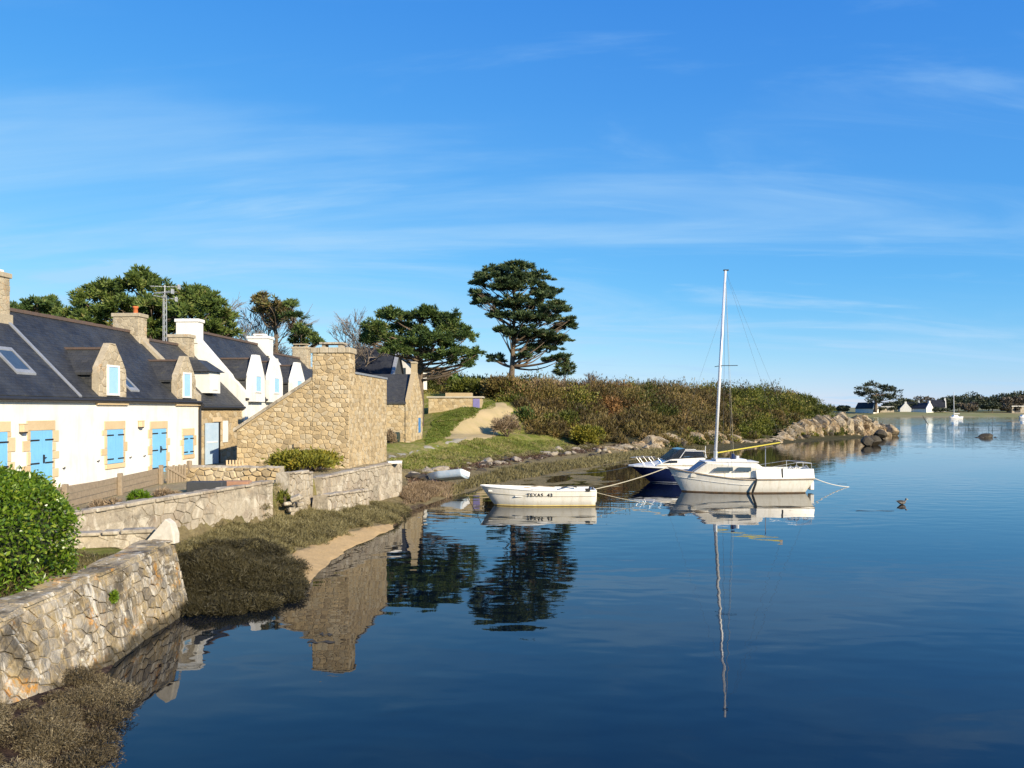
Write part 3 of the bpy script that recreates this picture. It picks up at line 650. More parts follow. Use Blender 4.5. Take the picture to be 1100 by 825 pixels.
# --- white cottage
Y0, Y1 = 15.5, 33.3; Lx = lambda Yv: (Yv - Y0) / .9982
t = thing('white_cottage', 'long white cottage with sky blue shutters and two stone dormers in the slate roof', 'house', rowpos(Y0), ROT)
EV, RD, HF = 2.83, 5.72, 2.9; SL = (RD - EV) / HF
LEN = Lx(Y1)
roof1 = house_shell(t, LEN, EV, RD, HF, MAT['white_wall'], MAT['slate'], par1=True)
MB().prism([(-.1, EV - .2), (HF, RD - .2), (HF, RD + .3), (-.1, EV + .27)], LEN - .32, LEN + .06, 'x').build('gable_coping', MAT['chimney'], t)
chimney(t, Lx(24.75), HF, 1.05, .6, RD - .5, RD + 1.2, MAT['chimney'], cap=True, rub=True)
MB().box(Lx(24.75) - .22, Lx(24.75) + .22, HF - .4, HF + .4, RD + 1.21, RD + 1.31).build('chimney_cap', MAT['white_paint'], t, bevel=.02)
chimney(t, LEN - .1, HF + .1, 1.15, .65, RD - .5, RD + .9, MAT['chimney'], pots=1, rub=True)
def on_roof(u, yy, w=.12): return (u, yy, EV + SL * yy + w)
mb = MB(); a = Lx(24.95)
mb.prism([(-.10, EV - .10 * SL + .13), (HF, RD + .13), (HF, RD + .2), (-.10, EV - .10 * SL + .2)], a - .07, a + .07, 'x'); mb.build('lead_flashing', MAT['zinc'], t)
def skylight(u0, u1, y0, y1):
    s = thing('skylight', None, None); s.parent = t
    f = MB()
    def slab(mb, a, b, c, d, lo, hi): mb.add([on_roof(x, y, w) for w in (lo, hi) for x, y in ((a, c), (b, c), (b, d), (a, d))], [(3, 2, 1, 0), (4, 5, 6, 7), (0, 1, 5, 4), (1, 2, 6, 5), (2, 3, 7, 6), (3, 0, 4, 7)])
    for a, b, c, d in ((u0, u0 + .09, y0, y1), (u1 - .09, u1, y0, y1), (u0 + .09, u1 - .09, y0, y0 + .1), (u0 + .09, u1 - .09, y1 - .09, y1)): slab(f, a, b, c, d, .12, .22)
    f.build('frame', MAT['zinc'], s); g = MB(); slab(g, u0 + .09, u1 - .09, y0 + .1, y1 - .09, .12, .19); g.build('pane', MAT['glass'], s)
skylight(Lx(22.9), Lx(23.75), .55, 1.35); skylight(Lx(28.3), Lx(28.9), .15, .8)
stone_dormer(t, Lx(26.0), Lx(27.65), EV, 4.78, SL, HF, MAT['chimney'], MAT['pale_blue'], MAT['white_paint'], wh=(.2, 1.12), roofmat=MAT['slate_old'])
stone_dormer(t, Lx(31.35), Lx(32.95), EV, 4.7, SL, HF, MAT['chimney'], MAT['pale_blue'], MAT['white_paint'], wh=(.2, 1.12), roofmat=MAT['slate_old'])
surround(t, Lx(22.7), Lx(23.65), .06, 1.84, False, 1); leaf_pair(t, 'door', Lx(22.7), Lx(23.65), .06, 1.84, MAT['blue'], (.45, .84), True)
surround(t, Lx(20.7), Lx(21.72), .06, 1.84, False, 2); leaf_pair(t, 'door', Lx(20.7), Lx(21.72), .06, 1.84, MAT['blue'], (.45, .84), True)
surround(t, Lx(26.55), Lx(27.5), .58, 1.77, True, 3); leaf_pair(t, 'shutters', Lx(26.55), Lx(27.5), .58, 1.77, MAT['blue'])
surround(t, Lx(29.5), Lx(30.5), .0, 1.72, False, 4); leaf_pair(t, 'door', Lx(29.5), Lx(30.5), .0, 1.72, MAT['blue'], (.12, .52, .9), True)
surround(t, Lx(32.0), Lx(32.75), .58, 1.38, True, 5); leaf_pair(t, 'shutters', Lx(32.0), Lx(32.75), .58, 1.38, MAT['blue'])
wall_lamp(t, Lx(22.32), 1.82); wall_lamp(t, Lx(28.6), 1.82)
for Yv, z in ((24.2, .62), (26.0, .72), (27.95, .72), (28.9, .72)):
    MB().tube([(Lx(Yv), 0.01, z), (Lx(Yv), -.07, z), (Lx(Yv), -.07, z + .05)], .02, 5).build('shutter_catch', MAT['iron'], t)
MB().tube([(LEN + .02, -.2, EV - .1), (LEN + .02, -.08, EV - .35), (LEN + .02, -.08, 0)], .05, 8).build('downpipe', MAT['gutter'], t)
MB().box(0, LEN, -.035, .0, -.28, .05).build('plinth', MAT['wood'], t)

# --- stone cottage with the shaded door
Y0, Y1 = 33.38, 37.9; LEN = Lx(Y1)
t = thing('stone_cottage', 'narrow granite cottage with open blue-grey door, wedged beside the white cottage', 'house', rowpos(Y0), ROT)
EV, RD, HF = 2.62, 5.5, 2.9; SL = (RD - EV) / HF
house_shell(t, LEN, EV, RD, HF, MAT['mortar'], MAT['slate_old'])
fr = lambda a, v, d: (a, -d, v)
rubble(t, [[(.05, 0), (LEN, 0), (LEN, EV - .15), (.05, EV - .15)]], fr, .38, .26, MAT['granite'], RNG, .012, .02)
chimney(t, LEN - .55, HF - .1, 1.0, .6, RD - .9, RD + .62, MAT['chimney'], rub=True)
# slate hung dormer with white front
d = thing('dormer', None, None); d.parent = t
MB().box(1.2, 2.3, .1, 1.5, EV + .6, EV + 1.55).build('front', MAT['white_wall'], d)
rm = MB(); z = EV + 1.56
rm.add([(1.0, -.05, z), (2.5, -.05, z), (2.5, 2.2, z), (1.0, 2.2, z), (1.3, .7, z + .55), (2.2, .7, z + .55), (2.2, 2.4, z + .55), (1.3, 2.4, z + .55)], [(0, 3, 2, 1), (4, 5, 6, 7), (0, 1, 5, 4), (1, 2, 6, 5), (2, 3, 7, 6), (3, 0, 4, 7)])
slope_uv(rm.build('dormer_roof', MAT['slate_old'], d))
MB().box(1.5, 2.0, .06, .099, EV + .75, EV + 1.4).build('window', MAT['white_paint'], d)
# doorway (flat black panel painting the dark inside, by an open leaf) and a small white window
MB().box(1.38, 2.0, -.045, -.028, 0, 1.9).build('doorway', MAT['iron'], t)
MB().box(1.2, 2.15, -.07, -.03, 1.91, 2.12).build('lintel_stone', MAT['dressed'], t, bevel=.01)
o = MB().box(0, .95, -.02, .02, .05, 1.88).build('door', plain('faded_blue', (.42, .52, .62), (.34, .46, .58), 4, .7), t); o.location = (.42, -.07, 0); o.rotation_euler = (0, 0, math.radians(-10))
tag(o, 'open blue door leaf, pale and weathered')
MB().box(.1, .85, -.035, .035, 1.0, 1.06).build('door_rail', MAT['white_paint'], o)
MB().box(2.3, 2.8, -.06, -.02, .95, 1.95).build('window', MAT['white_paint'], t)

# --- white cottage with three white dormers
Y0, Y1 = 38.0, 47.5; LEN = Lx(Y1)
t = thing('dormer_cottage', 'white cottage with white parapets and pointed white dormers, behind the stone outbuilding', 'house', rowpos(Y0), ROT)
EV, RD, HF = 3.05, 6.35, 2.9; SL = (RD - EV) / HF
house_shell(t, LEN, EV, RD, HF, MAT['white_wall'], MAT['slate'], par0=True, par1=True)
parapet(t, -.05, .38, EV, RD, HF, MAT['white_wall']); parapet(t, LEN - .38, LEN + .05, EV, RD, HF, MAT['white_wall'])
chimney(t, .2, HF - .1, 1.12, .6, RD - .6, RD + .62, MAT['white_wall'], flare=False)
chimney(t, LEN - .2, HF - .1, 1.3, .8, RD - .6, RD + .62, MAT['white_wall'], flare=False)
MB().box(LEN - .45, LEN + .05, HF - .45, HF + .25, RD + .68, RD + .78).box(LEN - .42, LEN + .02, HF - .42, HF - .32, RD + .6, RD + .69).box(LEN - .42, LEN + .02, HF + .12, HF + .22, RD + .6, RD + .69).build('chimney_cap', MAT['white_wall'], t)
for px0, px1 in ((263.5, 279), (284, 298.5), (309, 323)):
    stone_dormer(t, Lx(fY(px0)), Lx(fY(px1)), EV - .1, 5.25, SL, HF, MAT['white_wall'], MAT['pale_blue'], MAT['white_paint'], wh=(.45, 1.2), flat=.26, roofmat=MAT['slate_old'], white=True, y0=-.28)

# --- last cottage of the row
Y0, Y1 = 47.6, 55.2; LEN = Lx(Y1)
t = thing('end_cottage', 'last slate roofed cottage of the row, mostly hidden by the stone chimney gable', 'house', rowpos(Y0), ROT)
house_shell(t, LEN, 3.0, 6.0, 2.9, MAT['white_wall'], MAT['slate_old'])
chimney(t, LEN - .3, 2.8, 1.1, .7, 5.2, 6.95, MAT['chimney'], rub=True)
for a in (-.35, .35): MB().box(LEN - .5, LEN - .1, 2.8 + a - .07, 2.8 + a + .07, 6.94, 7.1).build('chimney_leg', MAT['chimney'], t)
MB().box(LEN - .65, LEN + .05, 2.3, 3.3, 7.09, 7.16).build('chimney_cap', MAT['chimney'], t)

# ------------------------------------------------------------------ stone outbuilding with tall chimney gable
XF, YF = -6.8, 32.1; r6 = math.atan(0.0604)
t = thing('stone_outbuilding', 'tall honey-coloured stone outbuilding with chimney gable at the water edge', 'building', (XF, YF, 1.6), -r6)
# local: x to the right along the gable (0 at the water corner, negative left), y back, z up from 1.6
WL, DP = 4.8, 7.0
gable = [(-WL, 0), (0, 0), (0, 4.2), (-1.56, 3.86), (-WL, 1.72)]
MB().prism(gable, 0, .6, 'y').box(-.6, 0, .6, DP, 0, 4.15).box(-WL, -WL + .5, .6, DP, 0, 1.6).prism([(-WL, 0), (0, 0), (0, 4.1), (-WL, 1.6)], DP - .5, DP, 'y').build('wall', MAT['mortar'], t)
rm = MB().prism([(-WL - .1, 1.58), (-.55, 4.0), (-.55, 4.12), (-WL - .1, 1.7)], .45, DP, 'y'); slope_uv(rm.build('roof', MAT['slate_old'], t))
ff = lambda a, v, d: (a, -d, v)
rubble(t, [[(-WL, .02), (-1.56, .02), (-1.56, 3.80), (-WL, 1.66)], [(-1.56, .02), (0, .02), (0, 4.1), (-1.56, 4.1)]], ff, .27, .19, MAT['granite'], RNG, .014, .032)
rf = lambda a, v, d: (d, a, v)
rubble(t, [[(0, .02), (DP, .02), (DP, 4.12), (0, 4.12)]], rf, .27, .18, MAT['granite'], RNG, .009, .016)
# sloping coping and wall top capping
MB().add([(-WL - .12, -.1, 1.66), (-1.6, -.1, 3.80), (-1.6, .5, 3.80), (-WL - .12, .5, 1.66), (-WL - .12, -.1, 1.8), (-1.6, -.1, 3.95), (-1.6, .5, 3.95), (-WL - .12, .5, 1.8)], [(0, 3, 2, 1), (4, 5, 6, 7), (0, 1, 5, 4), (1, 2, 6, 5), (2, 3, 7, 6), (3, 0, 4, 7)]).build('gable_coping', MAT['mortar_grey'], t)
MB().box(-.66, .06, .9, DP, 4.13, 4.22).build('wall_capping', MAT['zinc'], t)
c = MB().box(-1.56, -.01, 0.001, .9, 3.6, 4.98).build('chimney', MAT['mortar'], t)
rubble(c, [[(-1.56, 3.9), (-.01, 3.9), (-.01, 4.96), (-1.56, 4.96)]], ff, .27, .19, MAT['granite'], RNG, .014, .032)
rubble(c, [[(0, 4.15), (.9, 4.15), (.9, 4.96), (0, 4.96)]], lambda a, v, d: (-.01 + d, a, v), .28, .2, MAT['granite'], RNG, .012, .025)
u = -1.63
while u < .0:
    w = min(RNG.uniform(.3, .5), .07 - u); mb = MB(); mb.tint = RNG.random(); mb.box(u, u + w - .01, -.09, .98, 4.965, 5.2 + RNG.uniform(-.02, .02)); mb.build('cap_stone', MAT['chimney'], c, bevel=.02); u += w
for a in (-1.15, -.45): MB().box(a - .07, a + .07, .2, .7, 5.19, 5.36).build('cap_leg', MAT['mortar_grey'], c)
MB().box(-1.3, -.3, .1, .8, 5.36, 5.43).build('cap_slab', MAT['mortar_grey'], c)
mb = MB(); mb.tint = .2; mb.box(-2.35, -2.0, -.14, .05, .98, 1.2); mb.build('projecting_stone', MAT['granite'], t, bevel=.05)
MB().box(-1.1, -.8, .95, 1.6, 4.6, 4.9).build('vent_cowl', MAT['iron'], c)

# ------------------------------------------------------------------ second stone house by the green slope
t = thing('stone_house', 'small stone house with blue gable shutter at the foot of the green slope', 'house', (-7.55, 57.0, 1.55), -r6)
EVz, RDz = 3.15, 5.25; B = 5.0; LW = 9.0
MB().prism([(0, 0), (B, 0), (B, EVz), (B / 2, RDz), (0, EVz)], -LW, 0, 'x').build('wall', MAT['mortar'], t)
rm = MB().prism([(-.15, EVz - .1), (-.15, EVz + .03), (B / 2, RDz + .15), (B + .15, EVz + .03), (B + .15, EVz - .1), (B / 2, RDz + .02)], -LW, -.3, 'x'); slope_uv(rm.build('roof', MAT['slate_old'], t))
MB().prism([(-.08, 0), (B + .08, 0), (B + .08, EVz + .25), (B / 2 + .35, RDz + .3), (B / 2 + .35, RDz + 1.0), (B / 2 - .35, RDz + 1.0), (B / 2 - .35, RDz + .3), (-.08, EVz + .25)], -.35, .02, 'x').build('gable_wall', MAT['mortar'], t)
rubble(t, [[(-LW, 0), (-.36, 0), (-.36, EVz - .05), (-LW, EVz - .05)]], lambda a, v, d: (a, -d, v), .40, .28, MAT['granite'], RNG, .012, .03)
rubble(t, [[(-.06, .02), (B + .06, .02), (B + .06, EVz + .2), (-.06, EVz + .2)], [(-.06, EVz + .2), (B + .06, EVz + .2), (B / 2 + .35, RDz + .3), (B / 2 - .35, RDz + .3)]], lambda a, v, d: (.02 + d, a, v), .40, .28, MAT['granite'], RNG, .012, .02)
rubble(t, [[(-.35, 0), (.02, 0), (.02, EVz + .2), (-.35, EVz + .2)]], lambda a, v, d: (a, -.08 - d, v), .30, .28, MAT['granite'], RNG, .012, .02)
w = MB().box(.0, .075, 3.15, 3.95, .85, 2.0).build('shutter', MAT['blue2'], t)
surf = MB().box(0, .06, 3.05, 4.05, 2.02, 2.2).build('lintel_stone', MAT['dressed'], t)
MB().box(-.38, .05, B / 2 - .42, B / 2 + .42, RDz + .95, RDz + 1.1).build('chimney_cap', MAT['chimney'], t, bevel=.02)
o = thing('water_butt', 'dark green tank lying against the small stone house', 'tank', (-8.7, 56.3, 1.75), -r6)
MB().tube([(-.5, 0, .42), (.45, 0, .42)], .4, 12).build('drum', plain('dark_green', (.02, .045, .04), None, 4, .4), o, smooth=False)
MB().box(-.45, .4, -.3, .3, -.15, .06).build('stand', MAT['rock'], o)

# houses behind the pine
t = thing('navy_roof_house', 'dark navy slate roof behind the stone outbuilding, under the pine', 'house', P(372, 425, 78), -r6)
MB().prism([(0, 0), (6, 0), (6, 1.9), (3, 4.9), (0, 1.9)], -3, 4.6, 'x').build('wall', MAT['plank'], t)
slope_uv(MB().prism([(-.25, 1.62), (-.25, 1.82), (3, 5.12), (6.25, 1.82), (6.25, 1.62), (3, 4.92)], -3.2, 4.8, 'x').build('roof', MAT['slate_navy'], t))
MB().prism([(-.3, 1.7), (3, 5.05), (3, 5.4), (-.3, 2.05)], 4.6, 4.95, 'x').build('gable_coping', MAT['zinc'], t)
t = thing('white_gable_house', 'small white gabled house with slate roof peeping out under the pine crown', 'house', P(434, 408, 84), math.radians(-12))
MB().prism([(-1.3, -1), (1.3, -1), (1.3, 1.3), (0, 2.6), (-1.3, 1.3)], 0, 4, 'y').build('wall', MAT['white_wall'], t)
for s in (-1, 1): slope_uv(MB().add([(s * 1.6, -.3, 1.05), (0, -.3, 2.7), (0, 4.2, 2.7), (s * 1.6, 4.2, 1.05), (s * 1.6, -.3, 1.2), (0, -.3, 2.86), (0, 4.2, 2.86), (s * 1.6, 4.2, 1.2)], [(0, 3, 2, 1), (4, 5, 6, 7), (0, 1, 5, 4), (1, 2, 6, 5), (2, 3, 7, 6), (3, 0, 4, 7)]).build('roof', MAT['slate_navy'], t))
MB().box(-.22, .22, -.06, -.01, -.2, 1.3).build('window', MAT['glass'], t)
# low outbuilding
A_ = ground_hit(461, 447); B_ = ground_hit(512, 437)
t = thing('low_outbuilding', 'low stone shed with pale flat roof and violet door on the green slope', 'shed', (A_.x - .2, A_.y + 1.2, A_.z + .5), 0)
Lw = 5.2
zz = 1.25
MB().box(0, Lw, 0, 3.5, -2.5, zz).build('wall', MAT['mortar'], t); MB().box(-.15, Lw + .15, -.15, 3.7, zz, zz + .14).build('roof', plain('pale_concrete', (.52, .47, .38), (.42, .38, .3), 2, .9), t)
rubble(t, [[(0, 0), (Lw - .9, 0), (Lw - .9, zz), (0, zz)]], lambda a, v, d: (a, -d, v), .42, .28, MAT['granite'], RNG, .02, .02)
MB().box(Lw - .85, Lw - .2, -.05, .0, .05, zz - .1).build('door', MAT['purple'], t)
MB().box(1.6, 4.2, .6, 2.6, zz + .15, zz + .5).build('roof_upstand', MAT['mortar'], t)

# ------------------------------------------------------------------ antenna behind the cottages
b0 = P(177, 368, 46); t = thing('tv_antenna', 'tall thin lattice mast with television aerials rising behind the cottage roofs', 'antenna', (b0.x, b0.y, 3.0))
top = P(177, 306, 46).z - 3.0
m = MB()
for k in range(3): a = k * 2.094; m.tube([(math.cos(a) * .16, math.sin(a) * .16, -1.5), (math.cos(a) * .10, math.sin(a) * .10, top - .6)], .022, 4)
zz_ = 0
while zz_ < top - .8:
    for k in range(3):
        a, b = k * 2.094, (k + 1) * 2.094; r = .16 - .06 * zz_ / top
        m.tube([(math.cos(a) * r, math.sin(a) * r, zz_), (math.cos(b) * r, math.sin(b) * r, zz_ + .35)], .013, 3, False)
    zz_ += .35
m.tube([(0, 0, top - .8), (0, 0, top)], .03, 6); m.build('lattice_mast', MAT['antenna'], t)
for z, w, ang in ((top - .1, .8, .2), (top - .75, .9, 1.2), (top - .45, .7, -.5)):
    m = MB(); ca, sa = math.cos(ang), math.sin(ang)
    m.tube([(-w * ca, -w * sa, z), (w * ca, w * sa, z)], .02, 4)
    for k in range(8):
        q = -w + 2 * w * k / 7; hl = .22 + .1 * (k / 7)
        m.tube([(q * ca - sa * hl, q * sa + ca * hl, z), (q * ca + sa * hl, q * sa - ca * hl, z)], .011, 3)
    m.box(w * ca - .04, w * ca + .04, w * sa - .12, w * sa + .12, z - .14, z + .14)
    m.build('aerial', MAT['antenna'], t)

# ------------------------------------------------------------------ garden things between fence and wall
def fence_pt(px, py, z=1.75): return G(px, py, z)
fa, fb = fence_pt(70, 549, 1.72), fence_pt(173, 521, 1.72)
t = thing('wooden_fence', 'low weathered timber fence along the garden below the white cottage', 'fence', (fa.x, fa.y, fa.z), math.atan2(fb.y - fa.y, fb.x - fa.x))
FL = (fb - fa).length
for k, u in enumerate((0, FL * .5, FL)): MB().box(u - .07, u + .07, -.06, .06, -.2, .66).build('post', MAT['wood'], t, bevel=.015)
for z in (.05, .22, .39): MB().box(-1.5, FL, .065, .1, z, z + .155).build('rail', MAT['wood'], t)
t = thing('garden_gate', 'small weathered picket gate with diagonal brace at the end of the timber fence', 'gate', (fb.x + .12, fb.y + .1, fb.z), math.atan2(fb.y - fa.y, fb.x - fa.x) - .35)
for k in range(7): MB().box(.05 + k * .14, .13 + k * .14, -.02, .02, .03, .62 - .03 * (k % 2)).build('picket', MAT['wood'], t)
MB().box(.02, 1.05, .022, .055, .12, .2).box(.02, 1.05, .022, .055, .46, .54).build('rail', MAT['wood'], t)
MB().add([(.05, -.045, .52), (.12, -.045, .58), (1.0, -.045, .16), (.95, -.045, .1), (.05, -.022, .52), (.12, -.022, .58), (1.0, -.022, .16), (.95, -.022, .1)], [(0, 1, 2, 3), (7, 6, 5, 4), (0, 4, 5, 1), (1, 5, 6, 2), (2, 6, 7, 3), (3, 7, 4, 0)]).build('brace', MAT['wood'], t)
MB().box(1.1, 1.24, -.07, .07, -.1, .72).build('post', MAT['wood'], t, bevel=.015)
q = G(203, 528, 1.78); o = tag(MB().box(0, 1.05, -.2, .2, -.02, .3).build('slate_trough', MAT['plank'], bevel=.02), 'long dark grey trough in front of the rubble wall', 'trough'); o.location = q
q = G(233, 525, 1.80); o = tag(MB().box(0, 1.0, -.2, .2, -.02, .24).build('brick_planter', plain('brick_red', (.42, .22, .13), (.32, .18, .11), 8, .9), bevel=.02), 'terracotta coloured planter beside the dark trough', 'planter'); o.location = q
# little picket guard in front of the outbuilding
q = G(243, 503, 1.75); t = thing('picket_guard', 'tiny pale picket fence in front of the stone outbuilding corner', 'fence', q)
for k in range(6): MB().box(k * .13, k * .13 + .07, -.015, .015, 0, .34).build('picket', MAT['dressed'], t)
MB().box(-.02, .76, .016, .04, .1, .16).build('rail', MAT['dressed'], t)
# flat white slab at the quay corner
q = G(416, 498, 1.85); o = tag(MB().box(0, .6, -.25, .25, 0, .1).build('white_slab', MAT['white_paint'], bevel=.02), 'flat white slab lying on the quay beside the stone outbuilding', 'slab'); o.location = q; o.rotation_euler = (0, 0, .3)

# ------------------------------------------------------------------ foliage builders
R = np.random.RandomState(7)
def unit(n):
    v = R.normal(size=(n, 3)); return v / (np.linalg.norm(v, axis=1, keepdims=True) + 1e-9)
def leafmesh(name, C, D, Lh, Wh, tint, mat, parent=None, fold=0.0):
    """kites: centre C, long axis D, half length Lh, half width Wh, one tint per leaf"""
    n = len(C); D = D / (np.linalg.norm(D, axis=1, keepdims=True) + 1e-9)
    A = np.cross(D, unit(n)); A /= (np.linalg.norm(A, axis=1, keepdims=True) + 1e-9)
    Lh = np.broadcast_to(np.asarray(Lh, float), (n,))[:, None]; Wh = np.broadcast_to(np.asarray(Wh, float), (n,))[:, None]
    Nn = np.cross(D, A)
    V = np.stack([C - D * Lh, C + A * Wh - D * Lh * .1 + Nn * Wh * fold, C + D * Lh, C - A * Wh - D * Lh * .1 + Nn * Wh * fold], 1).reshape(-1, 3)
    me = bpy.data.meshes.new(name); me.vertices.add(n * 4); me.vertices.foreach_set('co', V.astype(np.float32).ravel())
    me.loops.add(n * 4); me.loops.foreach_set('vertex_index', np.arange(n * 4, dtype=np.int32))
    me.polygons.add(n); me.polygons.foreach_set('loop_start', np.arange(0, n * 4, 4, dtype=np.int32)); me.polygons.foreach_set('loop_total', np.full(n, 4, np.int32))
    a = me.attributes.new('tint', 'FLOAT', 'POINT'); a.data.foreach_set('value', np.repeat(np.clip(tint, 0, 1), 4).astype(np.float32))
    me.materials.append(mat); me.update()
    return link(name, me, parent)
FOL = dict(
    pine=foliage('pine_needles', [(0, (0.027, 0.050, 0.019)), (.45, (0.070, 0.117, 0.031)), (.8, (0.133, 0.180, 0.046)), (1, (0.204, 0.219, 0.077))], trans=.15),
    pine_lit=foliage('coast_pine_needles', [(0, (0.034, 0.059, 0.016)), (.45, (0.092, 0.139, 0.030)), (.8, (0.160, 0.203, 0.045)), (1, (0.234, 0.211, 0.078))], trans=.15),
    cypress=foliage('cypress_scales', [(0, (0.024, 0.043, 0.024)), (.5, (0.060, 0.097, 0.041)), (.85, (0.126, 0.160, 0.058)), (1, (0.185, 0.185, 0.084))], trans=.12),
    rust=foliage('browning_needles', [(0, (0.095, 0.069, 0.028)), (.4, (0.200, 0.151, 0.056)), (.75, (0.137, 0.164, 0.050)), (1, (0.273, 0.214, 0.095))], trans=.15),
    hedge=foliage('glossy_hedge_leaves', [(0, (0.040, 0.086, 0.009)), (.4, (0.098, 0.178, 0.014)), (.8, (0.196, 0.287, 0.025)), (1, (0.322, 0.380, 0.057))], rough=.32, trans=.3, spec=.5),
    heath=foliage('heath_twigs', [(0, (0.054, 0.040, 0.017)), (.35, (0.115, 0.082, 0.031)), (.7, (0.157, 0.128, 0.035)), (1, (0.254, 0.169, 0.067))], trans=.1),
    bramble=foliage('bramble_leaves', [(0, (0.042, 0.050, 0.011)), (.5, (0.103, 0.117, 0.020)), (.85, (0.168, 0.178, 0.027)), (1, (0.265, 0.212, 0.056))], trans=.2),
    bracken=foliage('russet_bracken', [(0, (0.081, 0.039, 0.018)), (.5, (0.184, 0.090, 0.034)), (1, (0.298, 0.167, 0.061))], trans=.15),
    gorse=foliage('gorse_leaves', [(0, (0.070, 0.077, 0.014)), (.5, (0.182, 0.182, 0.025)), (1, (0.378, 0.294, 0.042))], trans=.2),
    dry=foliage('dry_twigs', [(0, (0.143, 0.098, 0.058)), (.5, (0.286, 0.208, 0.130)), (1, (0.442, 0.338, 0.221))], trans=.1),
    marsh=foliage('saltmarsh_stems', [(0, (.07, .06, .028)), (.4, (.16, .135, .06)), (.8, (.25, .215, .10)), (1, (.34, .29, .16))], trans=.15),
    marsh_dark=foliage('dark_saltmarsh_stems', [(0, (0.022, 0.019, 0.009)), (.5, (0.048, 0.041, 0.019)), (1, (0.096, 0.080, 0.038))], trans=.1),
    tuft=foliage('grey_purslane', [(0, (0.043, 0.031, 0.015)), (.4, (0.119, 0.092, 0.051)), (.8, (0.212, 0.170, 0.098)), (1, (0.340, 0.281, 0.178))], trans=.15),
    grass=foliage('meadow_grass', [(0, (.09, .13, .02)), (.5, (.16, .20, .035)), (.85, (.26, .25, .07)), (1, (.36, .30, .14))], trans=.25),
    wrack=foliage('dead_wrack', [(0, (.035, .022, .018)), (.5, (.085, .05, .036)), (1, (.17, .11, .075))], trans=.05),
    far=foliage('far_trees', [(0, (0.029, 0.039, 0.026)), (.5, (0.058, 0.072, 0.042)), (1, (0.117, 0.117, 0.065))], trans=.1),
    far_dry=foliage('far_bare_trees', [(0, (.07, .055, .04)), (.5, (.13, .105, .075)), (1, (.19, .155, .10))], trans=.1),
)
def tufts(c, rad, nt, nl, tr, flat=1.0, seedtint=None, up=0.25):
    """needle tufts spread over the outer part of a lumpy ellipsoid -> centres, directions, tints"""
    d = unit(nt); d[:, 2] = np.where(d[:, 2] < -.35, -d[:, 2] * .6, d[:, 2])
    r = (1 - .45 * R.rand(nt) ** 2)[:, None] * (1 + .22 * np.sin(d[:, :1] * 5 + d[:, 1:2] * 4 + R.rand() * 6))
    tc_ = c + d * r * np.asarray(rad)
    base = R.rand(nt) * .6 + .2
    C = np.repeat(tc_, nl, 0); o = unit(nt * nl); o[:, 2] *= flat
    C = C + o * (R.rand(nt * nl, 1) ** .5) * tr
    D = o + np.repeat(d, nl, 0) * .5; D[:, 2] += up
    return C, D, np.repeat(base, nl) + (R.rand(nt * nl) - .5) * .45
def limb(mb, a, b, r0, r1, sag=.12, seg=6, sides=6):
    a, b = Vector(a), Vector(b); l = (b - a).length; pts = []; rr = []
    off = Vector((R.normal(), R.normal(), R.normal())) * l * .05
    for i in range(seg + 1):
        q = i / seg; p = a.lerp(b, q) + off * math.sin(q * math.pi) + Vector((0, 0, -sag * l * math.sin(q * math.pi) * .5))
        pts.append(p); rr.append(r0 + (r1 - r0) * q)
    mb.tube(pts, rr, sides)
